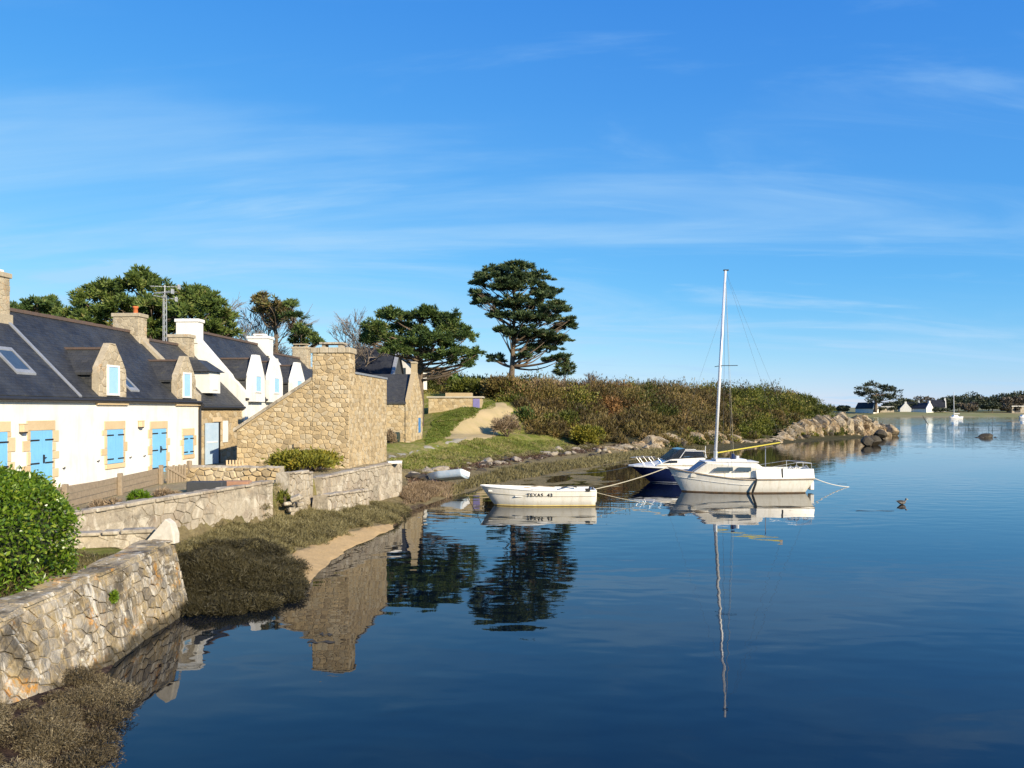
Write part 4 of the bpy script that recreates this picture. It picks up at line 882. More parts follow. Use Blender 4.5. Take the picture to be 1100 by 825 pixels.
def pad_tree(name, label, pads, d, base, mat, trunk, leaf=(.16, .03), dens=16, tr=.38, flat=.7, lean=None, group=None, spread=.45, mat2=None, depth=None, barkmat='bark', nl=26, up=.25, rep=1):
    """pads are (px, py, rx, ry) in photo pixels at distance d; trunk = (r0, fork height fraction)"""
    t = thing(name, label, 'tree', base, 0, group); B = Vector(base); sc = d / F
    wood = MB(); Cs, Ds, Ts, C2 = [], [], [], ([], [], [])
    cz = max(P(p[0], p[1], d).z for p in pads); fork = B.lerp(Vector((P(sum(p[0] for p in pads) / len(pads), 0, d).x, d, cz)), trunk[1]); fork.y = B.y
    zt = Vector((fork.x * .8 + P(sum(p[0] for p in pads) / len(pads), 0, d).x * .2, B.y, cz - .6))
    pts = [B + Vector((0, 0, -.4)), B.lerp(fork, .5) + Vector((.06, 0, 0)), fork, fork.lerp(zt, .5) + Vector((.1, .1, 0)), zt]
    wood.tube([p - B for p in pts], [trunk[0] * 1.25, trunk[0], trunk[0] * .8, trunk[0] * .42, .05], 10)
    pads2 = []
    for px, py, rx, ry in pads:
        pads2.append((px, py, rx, ry))
        for k in range(rep): pads2.append((px + R.uniform(-.7, .7) * rx, py + R.uniform(-1.1, 1.1) * ry, rx * R.uniform(.4, .8), ry * R.uniform(.6, 1.1)))
    for px, py, rx, ry in pads2:
        dd = d + R.uniform(-1, 1) * (depth if depth else spread * 6)
        c = np.array(P(px, py, dd)); rad = (rx * sc, rx * sc * R.uniform(.85, 1.15), ry * sc)
        nt_ = max(6, int(dens * rx * ry * sc * sc * 3.2))
        a, b, tt = tufts(c, rad, nt_, nl, tr, flat, up=up)
        tt = tt + R.uniform(-.12, .12)
        (C2 if (mat2 and R.rand() < mat2[1]) else (Cs, Ds, Ts))[0].append(a - np.array(B))
        tgt = C2 if len(C2[0]) > len(C2[1]) else (Cs, Ds, Ts); tgt[1].append(b); tgt[2].append(tt)
        q = min(.95, max(0.0, (c[2] - fork.z) / max(.5, zt.z - fork.z) - .25)); s0 = fork.lerp(zt, q)
        limb(wood, s0 - B, Vector(c) - B + Vector((0, 0, -rad[2] * .4)), trunk[0] * .34 * (1 - q * .5), .03)
        for k in range(3):
            e = Vector(c) - B + Vector((R.uniform(-.7, .7) * rad[0], R.uniform(-.7, .7) * rad[1], R.uniform(-.2, .5) * rad[2])); limb(wood, (Vector(c) - B).lerp(s0 - B, .3), e, .05, .015, .05, 3, 4)
    wood.build('trunk', MAT[barkmat], t, smooth=True)
    C = np.concatenate(Cs); n = len(C)
    leafmesh('crown', C, np.concatenate(Ds), leaf[0] * R.uniform(.6, 1.3, n), leaf[1] * R.uniform(.7, 1.4, n), np.concatenate(Ts), mat, t)
    if C2[0]:
        C = np.concatenate(C2[0]); n = len(C); leafmesh('browned_foliage', C, np.concatenate(C2[1]), leaf[0] * R.uniform(.6, 1.3, n), leaf[1] * R.uniform(.7, 1.4, n), np.concatenate(C2[2]), mat2[0], t)
    return t
def bare_tree(name, label, base, height, width, levels=5, r0=.16, mat='bark_pale', group=None, kids=3, stems=1, seed=1):
    rg = random.Random(seed); t = thing(name, label, 'tree', base, 0, group); mb = MB(); tw = MB()
    def grow(p, dr, ln, r, lv):
        e = p + dr * ln; mid = p.lerp(e, .5) + Vector((rg.gauss(0, 1), rg.gauss(0, 1), rg.gauss(0, 1))) * ln * .05
        (mb if lv > 2 else tw).tube([p, mid, e], [r, r * .8, r * .62], 5 if lv > 2 else 3, False)
        if lv == 0: return
        for k in range(kids + (1 if lv < 3 else 0)):
            nd = (dr + Vector((rg.gauss(0, .5) * width, rg.gauss(0, .5) * width, rg.gauss(.12, .3)))).normalized()
            s = p.lerp(e, rg.uniform(.45, 1.0)); grow(s, nd, ln * rg.uniform(.58, .82), max(r * .55, .02), lv - 1)
    for s in range(stems):
        grow(Vector((rg.uniform(-.2, .2) * (stems > 1), 0, -.2)), Vector((rg.gauss(0, .12 + .2 * (stems > 1)), rg.gauss(0, .12), 1)).normalized(), height * .30, r0, levels)
    mb.build('trunk', MAT[mat], t, smooth=True, fix=False); tw.build('twigs', MAT[mat], t, fix=False)
    return t

# ------------------------------------------------------------------ trees
gz = lambda x, y: h1(x, y)
def base_at(px, d, z=None): x = (px - CX) / F * d; return (x, d, gz(x, d) if z is None else z)
pad_tree('cypress_tree', 'tall wind-shaped cypress with bare split trunk standing alone on the slope',
         [(555, 287, 17, 6), (532, 297, 19, 6), (574, 299, 19, 7), (513, 305, 10, 6), (545, 309, 24, 7), (585, 315, 17, 7), (521, 323, 15, 6), (559, 326, 24, 8), (595, 333, 15, 6), (538, 340, 13, 6),
          (575, 343, 26, 8), (606, 350, 11, 5), (543, 356, 11, 5), (570, 359, 24, 8), (598, 365, 16, 6), (580, 375, 22, 6), (596, 386, 13, 4), (562, 383, 9, 3), (533, 387, 8, 4), (511, 315, 8, 4), (554, 298, 14, 6), (610, 345, 6, 3)],
         89, base_at(547, 89), FOL['cypress'], (.38, .22), leaf=(.22, .06), dens=10, tr=.45, flat=.45, up=.35, depth=2.6, nl=36, rep=2)
pad_tree('pine_tree', 'broad round-topped pine with dark green crown leaning over the stone house',
         [(403, 352, 15, 9), (425, 341, 18, 9), (452, 339, 18, 9), (478, 349, 17, 10), (497, 363, 14, 9), (511, 379, 9, 6), (412, 366, 18, 9), (440, 356, 22, 11), (468, 364, 20, 10), (426, 378, 18, 8), (455, 380, 17, 8), (488, 380, 16, 8), (394, 364, 8, 7), (440, 370, 20, 8), (503, 390, 8, 4)],
         69, base_at(449, 69), FOL['pine'], (.42, .42), leaf=(.18, .045), dens=11, tr=.36, depth=3.0, nl=38, rep=2)
pad_tree('coast_pine', 'wide bushy green pine rising behind the white cottage roof',
         [(92, 322, 16, 11), (115, 311, 18, 11), (145, 308, 19, 11), (175, 313, 18, 11), (203, 318, 17, 11), (226, 331, 14, 11), (242, 346, 10, 10), (98, 340, 20, 11), (132, 330, 22, 12), (168, 333, 22, 12), (200, 338, 20, 12), (224, 351, 14, 10), (75, 348, 15, 8), (150, 350, 24, 11), (188, 356, 22, 10), (110, 354, 20, 10), (240, 362, 12, 7)],
         60, base_at(160, 60), FOL['pine_lit'], (.5, .35), leaf=(.18, .05), dens=10, tr=.38, depth=3.2, nl=36, rep=3)
pad_tree('dark_pine', 'low dark pine clump above the left end of the cottage ridge',
         [(20, 332, 14, 7), (40, 327, 15, 8), (58, 333, 13, 8), (30, 343, 18, 7), (60, 345, 14, 7), (2, 338, 12, 6)], 66, base_at(35, 66), FOL['pine'], (.35, .35), leaf=(.18, .05), dens=10, tr=.36, nl=34, rep=3)
pad_tree('browning_pine', 'tattered pine with rust-brown needles left and green needles right, behind the dormer cottage',
         [(277, 322, 11, 6), (290, 327, 14, 7), (303, 334, 12, 7), (296, 343, 11, 5), (284, 336, 9, 5)], 64, base_at(301, 64), FOL['rust'], (.30, .45), leaf=(.17, .045), dens=9, tr=.36, nl=32, rep=2)
pad_tree('leaning_pine', 'leaning dark green pine right of the browning pine',
         [(310, 328, 8, 4), (316, 340, 11, 6), (322, 352, 12, 7), (331, 362, 12, 6), (342, 367, 8, 4), (318, 365, 10, 5)], 65, base_at(306, 65), FOL['pine'], (.26, .45), leaf=(.17, .045), dens=10, tr=.36, nl=34, rep=2)
b = base_at(262, 67); bare_tree('bare_tree', 'wide bare grey-brown tree between coast pine and browning pine', b, 15.5, 1.05, 5, .2, kids=4, seed=4, stems=2)
b = base_at(244, 63); bare_tree('bare_tree', 'bare twiggy tree close to the right edge of the coast pine', b, 13, .95, 5, .17, kids=4, seed=9)
b = base_at(385, 80); bare_tree('bare_tree', 'pale leafless tree left of the round pine behind the chimney gable', b, 12.5, .95, 5, .2, kids=4, seed=14)
pad_tree('small_conifer', 'small dark conifer at the right foot of the tall cypress', [(606, 385, 5, 5), (606, 393, 9, 5), (605, 400, 11, 5), (612, 396, 6, 4)], 92, base_at(606, 92), FOL['cypress'], (.12, .3), leaf=(.2, .045), dens=12, tr=.34, nl=30, spread=.15)
b = base_at(639, 95); bare_tree('bare_bush', 'small leafless grey bush right of the small conifer on the ridge', b, 4.2, 1.0, 4, .06, kids=3, stems=3, seed=21)
b = base_at(622, 94); bare_tree('bare_bush', 'thin leafless sapling beside the small conifer', b, 3.0, .9, 4, .05, kids=2, stems=2, seed=22)
b = base_at(590, 90); bare_tree('bare_bush', 'low bare branches under the right side of the cypress', b, 2.6, 1.2, 4, .05, kids=2, stems=3, seed=25)

# ------------------------------------------------------------------ scrub over the headland
def scrub_clumps(name, label, cat, pts, rmin, rmax, hmin, hmax, nleaf, leaf, mat, updir=.5):
    Cs, Ds, Ts = [], [], []
    for x, y, z, s in pts:
        r = R.uniform(rmin, rmax) * s; hh = R.uniform(hmin, hmax) * s; n = int(nleaf * R.uniform(.7, 1.3) * max(1, s ** 1.6))
        d = unit(n); d[:, 2] = np.abs(d[:, 2]); rr = (1 - .55 * R.rand(n) ** 1.6)[:, None]
        lump = 1 + .3 * np.sin(d[:, :1] * 6 + R.rand() * 6) * np.cos(d[:, 1:2] * 5 + R.rand() * 6)
        c = np.array([x, y, z - .1]) + d * rr * lump * np.array([r, r, hh]); Cs.append(c)
        q = d + unit(n) * .8; q[:, 2] += updir; Ds.append(q); Ts.append(R.uniform(-.05, 1.0) + (R.rand(n) - .5) * .4)
    C = np.concatenate(Cs); n = len(C)
    o = leafmesh(name, C, np.concatenate(Ds), leaf[0] * R.uniform(.6, 1.5, n), leaf[1] * R.uniform(.6, 1.5, n), np.concatenate(Ts), mat)
    return tag(o, label, cat, kind='stuff')
nx = 26000
cx_ = R.uniform(-14, 66, nx); cy_ = R.uniform(48, 150, nx)
cs_ = pdist(COAST, cx_, cy_); mk = scrubmask(cx_, cy_, cs_); okk = (R.rand(nx) < mk * np.where(cs_ < 42, 1.0, .7)) & (cs_ > np.where(cx_ > 13, 3.4, 5.5)) & (pdist(XY_S, cx_, cy_) < -1.2)
cl_ = (cx_ > 16) & (cs_ > 4.2) & (cs_ < 12) & (R.rand(nx) < .8)
okk |= cl_
cx_, cy_, cs_ = cx_[okk][:4900], cy_[okk][:4900], cs_[okk][:4900]
cz_ = H(cx_, cy_); ppx = CX + F * cx_ / cy_
nz1 = fbm(cx_ * .16 + 3, cy_ * .16, 3); nz2 = fbm(cx_ * .3 + 40, cy_ * .3, 3)
kind = np.where((cs_ > 13) & (ppx > 620) & (ppx < 800) & (nz1 > .43), 2, np.where(nz2 > .455, 1, 0)); kind = np.where((kind == 2) & (R.rand(len(kind)) < .25), 0, kind)
kind = np.where((ppx > 780) & (R.rand(len(kind)) < .5), 1, kind)
def sel(k): i = kind == k; return list(zip(cx_[i], cy_[i], cz_[i], np.where(cs_[i] < 9, .7, 1.0) * (0.7 + .55 * R.rand(i.sum()) + 1.1 * (R.rand(i.sum()) < .12))))
scrub_clumps('heath_scrub', 'brown-green heath and scrub covering the headland', 'scrub', sel(0), .55, 1.25, .5, 1.35, 230, (.17, .035), FOL['heath'])
scrub_clumps('bramble_scrub', 'olive green bramble thickets on the headland', 'scrub', sel(1), .6, 1.5, .5, 1.2, 230, (.13, .06), FOL['bramble'])
scrub_clumps('bracken_scrub', 'russet bracken on the headland crest', 'scrub', sel(2), .5, 1.1, .5, .9, 210, (.15, .045), FOL['bracken'])
# individual bushes that stand out
def bush(name, label, px, py, wpx, hpx, mat, leaf, n, cat='bush', lump=8, stems=True, z=None, d=None):
    g = ground_hit(px, py) if d is None else Vector(((px - CX) / F * d, d, gz((px - CX) / F * d, d) if z is None else z))
    sc = g.y / F; t = thing(name, label, cat, g); rx = wpx * sc / 2; hz = hpx * sc
    Cs, Ds, Ts = [], [], []
    for k in range(lump):
        a = R.rand() * 6.28; q = R.rand() ** .5 * .6; c = np.array([math.cos(a) * q * rx * 1.15, math.sin(a) * q * rx * .8, hz * R.uniform(.2, .72 - .35 * q)]); m_ = n // lump; vr = R.uniform(.55, 1.15)
        d_ = unit(m_); d_[:, 2] = np.where(d_[:, 2] < -.5, -d_[:, 2], d_[:, 2])
        Cs.append(c + d_ * (1 - .5 * R.rand(m_, 1) ** 1.5) * np.array([rx * .5, rx * .45, hz * .38]) * vr * (1 + .25 * R.normal(size=(m_, 1)) * (R.rand(m_, 1) < .3))); q_ = d_ + unit(m_) * .7; q_[:, 2] += .3; Ds.append(q_); Ts.append(R.uniform(.25, .75) + (R.rand(m_) - .5) * .5)
    C = np.concatenate(Cs); C[:, 2] = np.maximum(C[:, 2], .02); m_ = len(C)
    leafmesh('foliage', C, np.concatenate(Ds), leaf[0] * R.uniform(.6, 1.4, m_), leaf[1] * R.uniform(.6, 1.4, m_), np.concatenate(Ts), mat, t)
    w = MB()
    for k in range(7): a = R.rand() * 6.28; limb(w, (0, 0, -.1), (math.cos(a) * rx * .6, math.sin(a) * rx * .6, hz * .65), .03 + .02 * hz, .008, .05, 3, 4)
    w.build('stems', MAT['bark'], t)
    return t
bush('dry_bush', 'rounded dry brown twiggy bush at the edge of the sandy track', 545, 469, 36, 24, FOL['dry'], (.22, .02), 3500, lump=9)
bush('gorse_bush', 'yellow-green gorse bush above the shore rocks', 630, 479, 36, 27, FOL['gorse'], (.14, .05), 3500)
bush('dark_bush', 'dense dark green bush right of the sandy track', 564, 455, 26, 20, FOL['pine'], (.15, .05), 3000)
bush('bramble_bush', 'broad olive bramble bush behind the gorse bush', 597, 461, 52, 24, FOL['bramble'], (.15, .055), 4500, lump=12)
bush('green_bush', 'bright green bush behind the low stone shed', 487, 432, 18, 20, FOL['hedge'], (.16, .06), 2000, d=92)
bush('reed_clump', 'straw-coloured reed clump left of the bright green bush', 470, 433, 34, 24, FOL['dry'], (.35, .02), 2600, d=93)
bush('thicket', 'dark thicket behind the reed clump and shed', 512, 424, 50, 22, FOL['bramble'], (.2, .06), 4500, d=97, lump=12)
bush('thicket', 'brown thicket at the foot of the tall cypress', 545, 424, 62, 26, FOL['heath'], (.2, .05), 6000, d=84, lump=14)
bush('thicket', 'olive thicket left of the tall cypress foot', 508, 424, 56, 22, FOL['bramble'], (.2, .06), 5000, d=86, lump=12)
bush('thicket', 'tawny thicket right of the cypress trunk under its lowest branches', 585, 424, 46, 22, FOL['dry'], (.2, .04), 4500, d=86, lump=12)
bush('shrub', 'sprawling green shrub against the base of the stone outbuilding', 329, 516, 84, 27, FOL['gorse'], (.085, .032), 7500, lump=16, z=1.7, d=30.6)
bush('leafless_shrub', 'small reddish dry shrub against the small stone house wall', 421, 479, 12, 16, FOL['dry'], (.16, .02), 1100, d=55.5)
bush('garden_plant', 'bright yellow-green plant by the timber fence', 150, 541, 26, 16, FOL['hedge'], (.10, .03), 1500, z=1.72, d=19.9)
bush('garden_plant', 'dry grey clump under the middle fence post', 114, 548, 34, 12, FOL['dry'], (.12, .015), 1400, z=1.72, d=19.0)
bush('garden_plant', 'yellowish grass clump beside the tiny picket fence', 232, 505, 36, 8, FOL['grass'], (.14, .02), 1000, z=1.75, d=28.5)
bush('weed', 'green weed growing in the gap of the garden wall', 305, 537, 16, 14, FOL['bramble'], (.09, .03), 700, z=1.15, d=24.9)
for k, (px, d, hpx) in enumerate(((745, 104, 16), (722, 103, 12), (860, 128, 14), (880, 128, 12), (838, 124, 10))):
    bush('ridge_shrub', ['tall dark shrub on the ridge just left of the mast', 'smaller brushy shrub left of the tall ridge shrub', 'highest spiky shrub on the right ridge', 'low spreading shrub right of the spiky ridge shrub', 'low dark shrub left of the spiky ridge shrub'][k], px, 0, 34, hpx, FOL['heath'] if k < 2 else FOL['bramble'], (.3, .04), 2500, d=d)
# round clipped hedge
c0 = Vector((-9.12, 12.6, 1.28)); t = thing('round_hedge', 'big round clipped evergreen hedge at the left edge, above the sea wall', 'hedge', c0)
n = 27000; d_ = unit(n); d_[:, 2] = np.where(d_[:, 2] < -.6, -d_[:, 2], d_[:, 2])
rad = np.array([1.72, 1.6, 1.12]); lump = 1 + .035 * np.sin(d_[:, :1] * 9 + d_[:, 2:] * 7) + .03 * np.sin(d_[:, 1:2] * 11 + d_[:, :1] * 6)
se = np.sign(d_) * np.abs(d_) ** .78; se /= np.maximum(np.linalg.norm(se, axis=1, keepdims=True), 1e-6) ** .6
hz_ = np.hypot(se[:, 0], se[:, 1])[:, None]; low_ = (d_[:, 2:] < .05); se[:, :2] = np.where(low_, se[:, :2] / np.maximum(hz_, 1e-3) * (.985 + .02 * R.rand(n, 1)), se[:, :2]); se[:, 2] = np.where(low_[:, 0], .16 - R.rand(n) * .95, se[:, 2])
C = np.array([0, 0, .86]) + se * rad * lump * (1 - .16 * R.rand(n, 1) ** 2 + .07 * (R.rand(n, 1) < .04)); ok = C[:, 2] > .02; C = C[ok]; d2 = d_[ok]; n = len(C)
DD = d2 * .8 + unit(n); DD[:, 2] += .25
leafmesh('leaves', C, DD, .042 * R.uniform(.5, 1.45, n), .019 * R.uniform(.6, 1.4, n), .48 + R.normal(size=n) * .28, FOL['hedge'], t, fold=.35)
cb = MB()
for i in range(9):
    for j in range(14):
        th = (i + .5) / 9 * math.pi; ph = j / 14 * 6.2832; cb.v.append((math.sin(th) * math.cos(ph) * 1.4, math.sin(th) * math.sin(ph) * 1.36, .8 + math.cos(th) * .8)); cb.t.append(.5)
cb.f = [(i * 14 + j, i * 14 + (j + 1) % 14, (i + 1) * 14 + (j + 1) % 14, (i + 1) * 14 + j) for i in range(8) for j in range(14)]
cb.build('shade_core', plain('hedge_shade', (.022, .035, .010), (.04, .045, .02), 20, .95), t, smooth=True)  # near-black core shell, painting the shade seen between the leaves

# ------------------------------------------------------------------ salt marsh, grasses, foreground tufts
def blades(name, label, cat, poly, n, ln, wd, mat, mound=.0, ms=1.2, density=None, dark=None, up=1.0, thr=0.0, zadd=0.0, tb=.5):
    p = np.array(poly); x0, y0 = p.min(0); x1, y1 = p.max(0)
    x = R.uniform(x0, x1, n * 2); y = R.uniform(y0, y1, n * 2); dd = pdist(poly, x, y)
    f = fbm(x * ms, y * ms, 3); keep = (dd + (f - .45) * 1.0 > 0) & (f > thr); x, y, f, dd = x[keep][:n], y[keep][:n], f[keep][:n], dd[keep][:n]; n = len(x)
    top = mound * (.62 + .8 * fbm(x * ms * 4.5 + 5, y * ms * 4.5, 2)) * np.clip((f - .25) * 3, 0, 1) * np.clip(dd * 2.5 + .3, 0, 1)
    z = np.maximum(H(x, y), -.02) + top * (1 - .5 * R.rand(n) ** 2) + zadd
    D = unit(n) * .8; D[:, 2] = np.abs(D[:, 2]) * .6 + up
    L_ = ln * R.uniform(.5, 1.3, n)
    tt = tb + (f - .45) * .9 + (R.rand(n) - .5) * .55
    C = np.stack([x, y, z], 1) + D / np.linalg.norm(D, axis=1, keepdims=True) * L_[:, None] * .6
    return tag(leafmesh(name, C, D, L_, wd * R.uniform(.6, 1.4, n), tt, mat), label, cat, kind='stuff')
def hp(pp): return [tuple(ground_hit(*p)[:2]) for p in pp]
M_DARK = hp([(200, 662), (240, 663), (290, 654), (332, 640), (322, 618), (300, 600), (270, 588), (220, 590), (188, 600)])
M_PALE = hp([(186, 598), (230, 566), (300, 545), (360, 545), (410, 540), (440, 548), (425, 562), (380, 568), (350, 584), (318, 590), (298, 602), (262, 592), (222, 596)])
blades('salt_marsh', 'dark wiry salt marsh plants at the foot of the garden wall', 'marsh plants', M_DARK, 45000, .075, .007, FOL['marsh_dark'], .34, 1.3, up=.3, zadd=.0, thr=.0)
blades('salt_marsh', 'pale grey-brown salt marsh plants along the quay wall', 'marsh plants', M_PALE, 55000, .08, .009, FOL['marsh'], .18, 1.7, up=.4, thr=.25)
blades('salt_marsh', 'reddish marsh plants on the rocks beyond the quay', 'marsh plants', hp([(432, 545), (462, 538), (492, 528), (488, 522), (455, 520), (430, 528)]), 14000, .12, .014, FOL['dry'], .22, 1.0, up=.6, tb=.3)
blades('shore_grass', 'dry salt grass along the curving shore', 'grass', hp([(470, 534), (525, 522), (600, 508), (680, 493), (760, 486), (758, 481), (680, 486), (600, 497), (540, 504), (500, 516)]), 60000, .16, .024, FOL['marsh'], .12, .5, up=.8)
blades('meadow_grass', 'rough green grass on the bank below the track', 'grass', hp([(417, 496), (450, 489), (500, 474), (540, 471), (600, 474), (620, 480), (600, 486), (540, 490), (500, 500), (450, 506), (420, 505)]), 50000, .10, .024, FOL['grass'], .06, .5, up=.9, tb=.7)
blades('meadow_grass', 'short green grass on the slope beside the sandy track', 'grass', hp([(459, 470), (465, 452), (480, 444), (510, 436), (530, 431), (532, 436), (512, 446), (496, 455), (485, 466), (470, 475), (455, 479)]), 30000, .09, .03, FOL['grass'], .0, .5, up=.8, tb=.35)
blades('wall_grass', 'short grass between the hedge and the sea wall', 'grass', [(-9.5, 9), (-7.45, 9), (-7.5, 15.5), (-9.5, 15.5)], 14000, .05, .007, FOL['marsh'], .03, 1.0, up=.8, tb=.2)
FGP = [(-7.0, 6.8), (-4.75, 6.8), (-4.8, 8.9), (-5.2, 10.0), (-5.75, 11.0), (-6.2, 11.7), (-6.5, 11.7), (-6.5, 10.5)]
def tuft_balls(name, label, cat, poly, nb, r0, r1, per, ln, wd, mat, flat=.75, tb=.45):
    p = np.array(poly); a = p.min(0); b = p.max(0); Cs, Ds, Ts = [], [], []; k = 0
    while k < nb:
        x, y = R.uniform(a[0], b[0]), R.uniform(a[1], b[1])
        if pdist(poly, np.array([x]), np.array([y]))[0] < -.03: continue
        k += 1; r = R.uniform(r0, r1); n = int(per * (r / r1) ** 2); d = unit(n); d[:, 2] = np.where(d[:, 2] < -.2, -d[:, 2], d[:, 2])
        c = np.array([x, y, max(h1(x, y), 0) + r * flat * R.uniform(-.1, .45)]); rr = (1 - .55 * R.rand(n, 1) ** 1.6) * (1 + .22 * np.sin(d[:, :1] * 7 + k) * np.cos(d[:, 1:2] * 8))
        Cs.append(c + d * rr * np.array([r, r, r * flat])); Ds.append(d + unit(n) * .9); Ts.append(tb + R.uniform(-.25, .25) + (R.rand(n) - .5) * .75)
    C = np.concatenate(Cs); n = len(C)
    return tag(leafmesh(name, C, np.concatenate(Ds), ln * R.uniform(.5, 1.5, n), wd * R.uniform(.6, 1.4, n), np.concatenate(Ts), mat), label, cat, kind='stuff')
tuft_balls('purslane_tufts', 'grey twiggy shore plants heaped against the sea wall foot in the corner', 'shore plants', FGP, 62, .12, .42, 4800, .020, .0040, FOL['tuft'], .55)
tuft_balls('purslane_tufts', 'dark heaped salt marsh shrubs beside the end of the sea wall', 'shore plants', M_DARK, 150, .12, .44, 1500, .042, .006, FOL['marsh_dark'], .5)
tuft_balls('purslane_tufts', 'tawny tussocks scattered over the pale salt marsh', 'shore plants', M_PALE, 190, .12, .32, 450, .055, .008, FOL['marsh'], .6, .4)

blades('wrack_line', 'dark reddish seaweed and dead stems along the strand line', 'seaweed', hp([(440, 520), (470, 512), (500, 506), (560, 496), (610, 489), (670, 480), (668, 476), (610, 484), (560, 491), (500, 500), (468, 506), (440, 513)]), 26000, .11, .03, FOL['wrack'], .10, .8, up=.3, thr=.36)

fy_ = 13.3; fern = thing('wall_fern', 'small round green fern growing out of the sea wall face', 'plant', sw_fr(fy_, 1.02, 0.0))
n = 700; d_ = unit(n); d_[:, 0] = np.abs(d_[:, 0])
leafmesh('fronds', d_ * (1 - .5 * R.rand(n, 1)) * np.array([.10, .12, .12]) + np.array([.03, 0, 0]), d_ + unit(n) * .5, .028 * R.uniform(.6, 1.3, n), .009 * R.uniform(.6, 1.3, n), .6 + (R.rand(n) - .5) * .6, FOL['hedge'], fern)
bush('garden_plant', 'straggly dry weeds behind the middle of the garden wall', 178, 531, 30, 8, FOL['dry'], (.09, .012), 900, z=1.75, d=21.6)

tuft_balls('grass_tussocks', 'straw and green grass tussocks on the bank below the track', 'grass', hp([(430, 503), (450, 492), (500, 477), (540, 474), (605, 477), (612, 484), (560, 490), (500, 499), (450, 508)]), 120, .15, .5, 260, .10, .014, FOL['grass'], .7, .75)
tuft_balls('grass_tussocks', 'dry tussocks along the rocky strand line', 'grass', hp([(440, 514), (500, 502), (560, 492), (640, 481), (645, 476), (560, 487), (500, 497), (440, 508)]), 110, .15, .42, 240, .10, .015, FOL['marsh'], .6, .5)
tuft_balls('grass_tussocks', 'uneven grass tussocks on the slope left of the sandy track', 'grass', hp([(462, 470), (468, 455), (490, 444), (515, 437), (518, 441), (500, 450), (486, 464), (470, 475)]), 70, .12, .38, 220, .09, .015, FOL['grass'], .5, .5)

# ------------------------------------------------------------------ rocks
def rock_mesh(name, seed, sub=3, amp=.45, cut=4):
    rg = random.Random(seed); bm = bmesh.new(); bmesh.ops.create_icosphere(bm, subdivisions=sub, radius=1)
    off = Vector((rg.uniform(0, 50), rg.uniform(0, 50), rg.uniform(0, 50)))
    planes = [(Vector((rg.gauss(0, 1), rg.gauss(0, 1), rg.gauss(0, 1))).normalized(), rg.uniform(.5, .8)) for _ in range(cut + 4)]
    for v in bm.verts:
        v.co *= 1 + amp * (mnoise.fractal(v.co * 1.1 + off, 1, 2, 4)) * .6
        for n_, dd in planes:
            q = v.co.dot(n_)
            if q > dd: v.co -= n_ * (q - dd) * .92
        v.co += Vector((mnoise.noise(v.co * 5 + off), mnoise.noise(v.co * 5 + off * 2), mnoise.noise(v.co * 5 - off))) * .04
    me = bpy.data.meshes.new(name); bm.to_mesh(me); bm.free()
    a = me.attributes.new('tint', 'FLOAT', 'POINT'); a.data.foreach_set('value', [rg.random()] * len(me.vertices))
    return me
ROCKS = [rock_mesh('rock_shape', 30 + k, 2) for k in range(6)]; BIG = [rock_mesh('boulder_shape', 60 + k, 3) for k in range(7)]
DARK = [rock_mesh('dark_rock_shape', 90 + k, 2) for k in range(3)]
for m_ in ROCKS: m_.materials.append(MAT['rock'])
for m_ in BIG: m_.materials.append(MAT['cliff'])
for m_ in DARK: m_.materials.append(MAT['wrack_rock'])
def rock(me, loc, s, name='rock', label='', cat='rock', group=None):
    o = link(name, me); o.location = loc; o.scale = s; o.rotation_euler = (RNG.uniform(-.3, .3), RNG.uniform(-.3, .3), RNG.uniform(0, 6.28)); return tag(o, label, cat, group)
for k in range(52):                                        # rocks at the foot of the grass bank
    px = RNG.uniform(440, 650); py = np.interp(px, [440, 470, 500, 560, 600, 650], [512, 506, 501, 491, 487, 481]) + RNG.gauss(0, 3.0)
    g = ground_hit(px, py); s = abs(RNG.gauss(.16, .12)) + .12
    rock(RNG.choice(ROCKS), (g.x, g.y, g.z + s * .02), (s * RNG.uniform(.8, 1.5), s, s * RNG.uniform(.6, .9)), label='pale granite rock in the rough line below the grassy bank', group='rocks below the grassy bank')
for k in range(26):
    px = RNG.uniform(445, 640); py = np.interp(px, [440, 470, 500, 560, 600, 650], [517, 511, 505, 495, 490, 484]) + RNG.gauss(0, 2.0)
    g = ground_hit(px, py); s = RNG.uniform(.15, .4)
    rock(RNG.choice(DARK), (g.x, g.y, g.z), (s * RNG.uniform(1, 2), s, s * .5), label='dark seaweed-covered stone along the tide line', group='weedy stones on the tide line')
for k in range(5):
    px = RNG.uniform(640, 700); g = ground_hit(px, RNG.uniform(470, 480)); s = RNG.uniform(.25, .5)
    rock(RNG.choice(BIG), (g.x, g.y + 1, g.z + .1), (s * 1.3, s, s * .8), 'boulder', 'ochre granite boulder at the foot of the scrub near the gorse bush', 'boulder', 'boulders near the gorse bush')
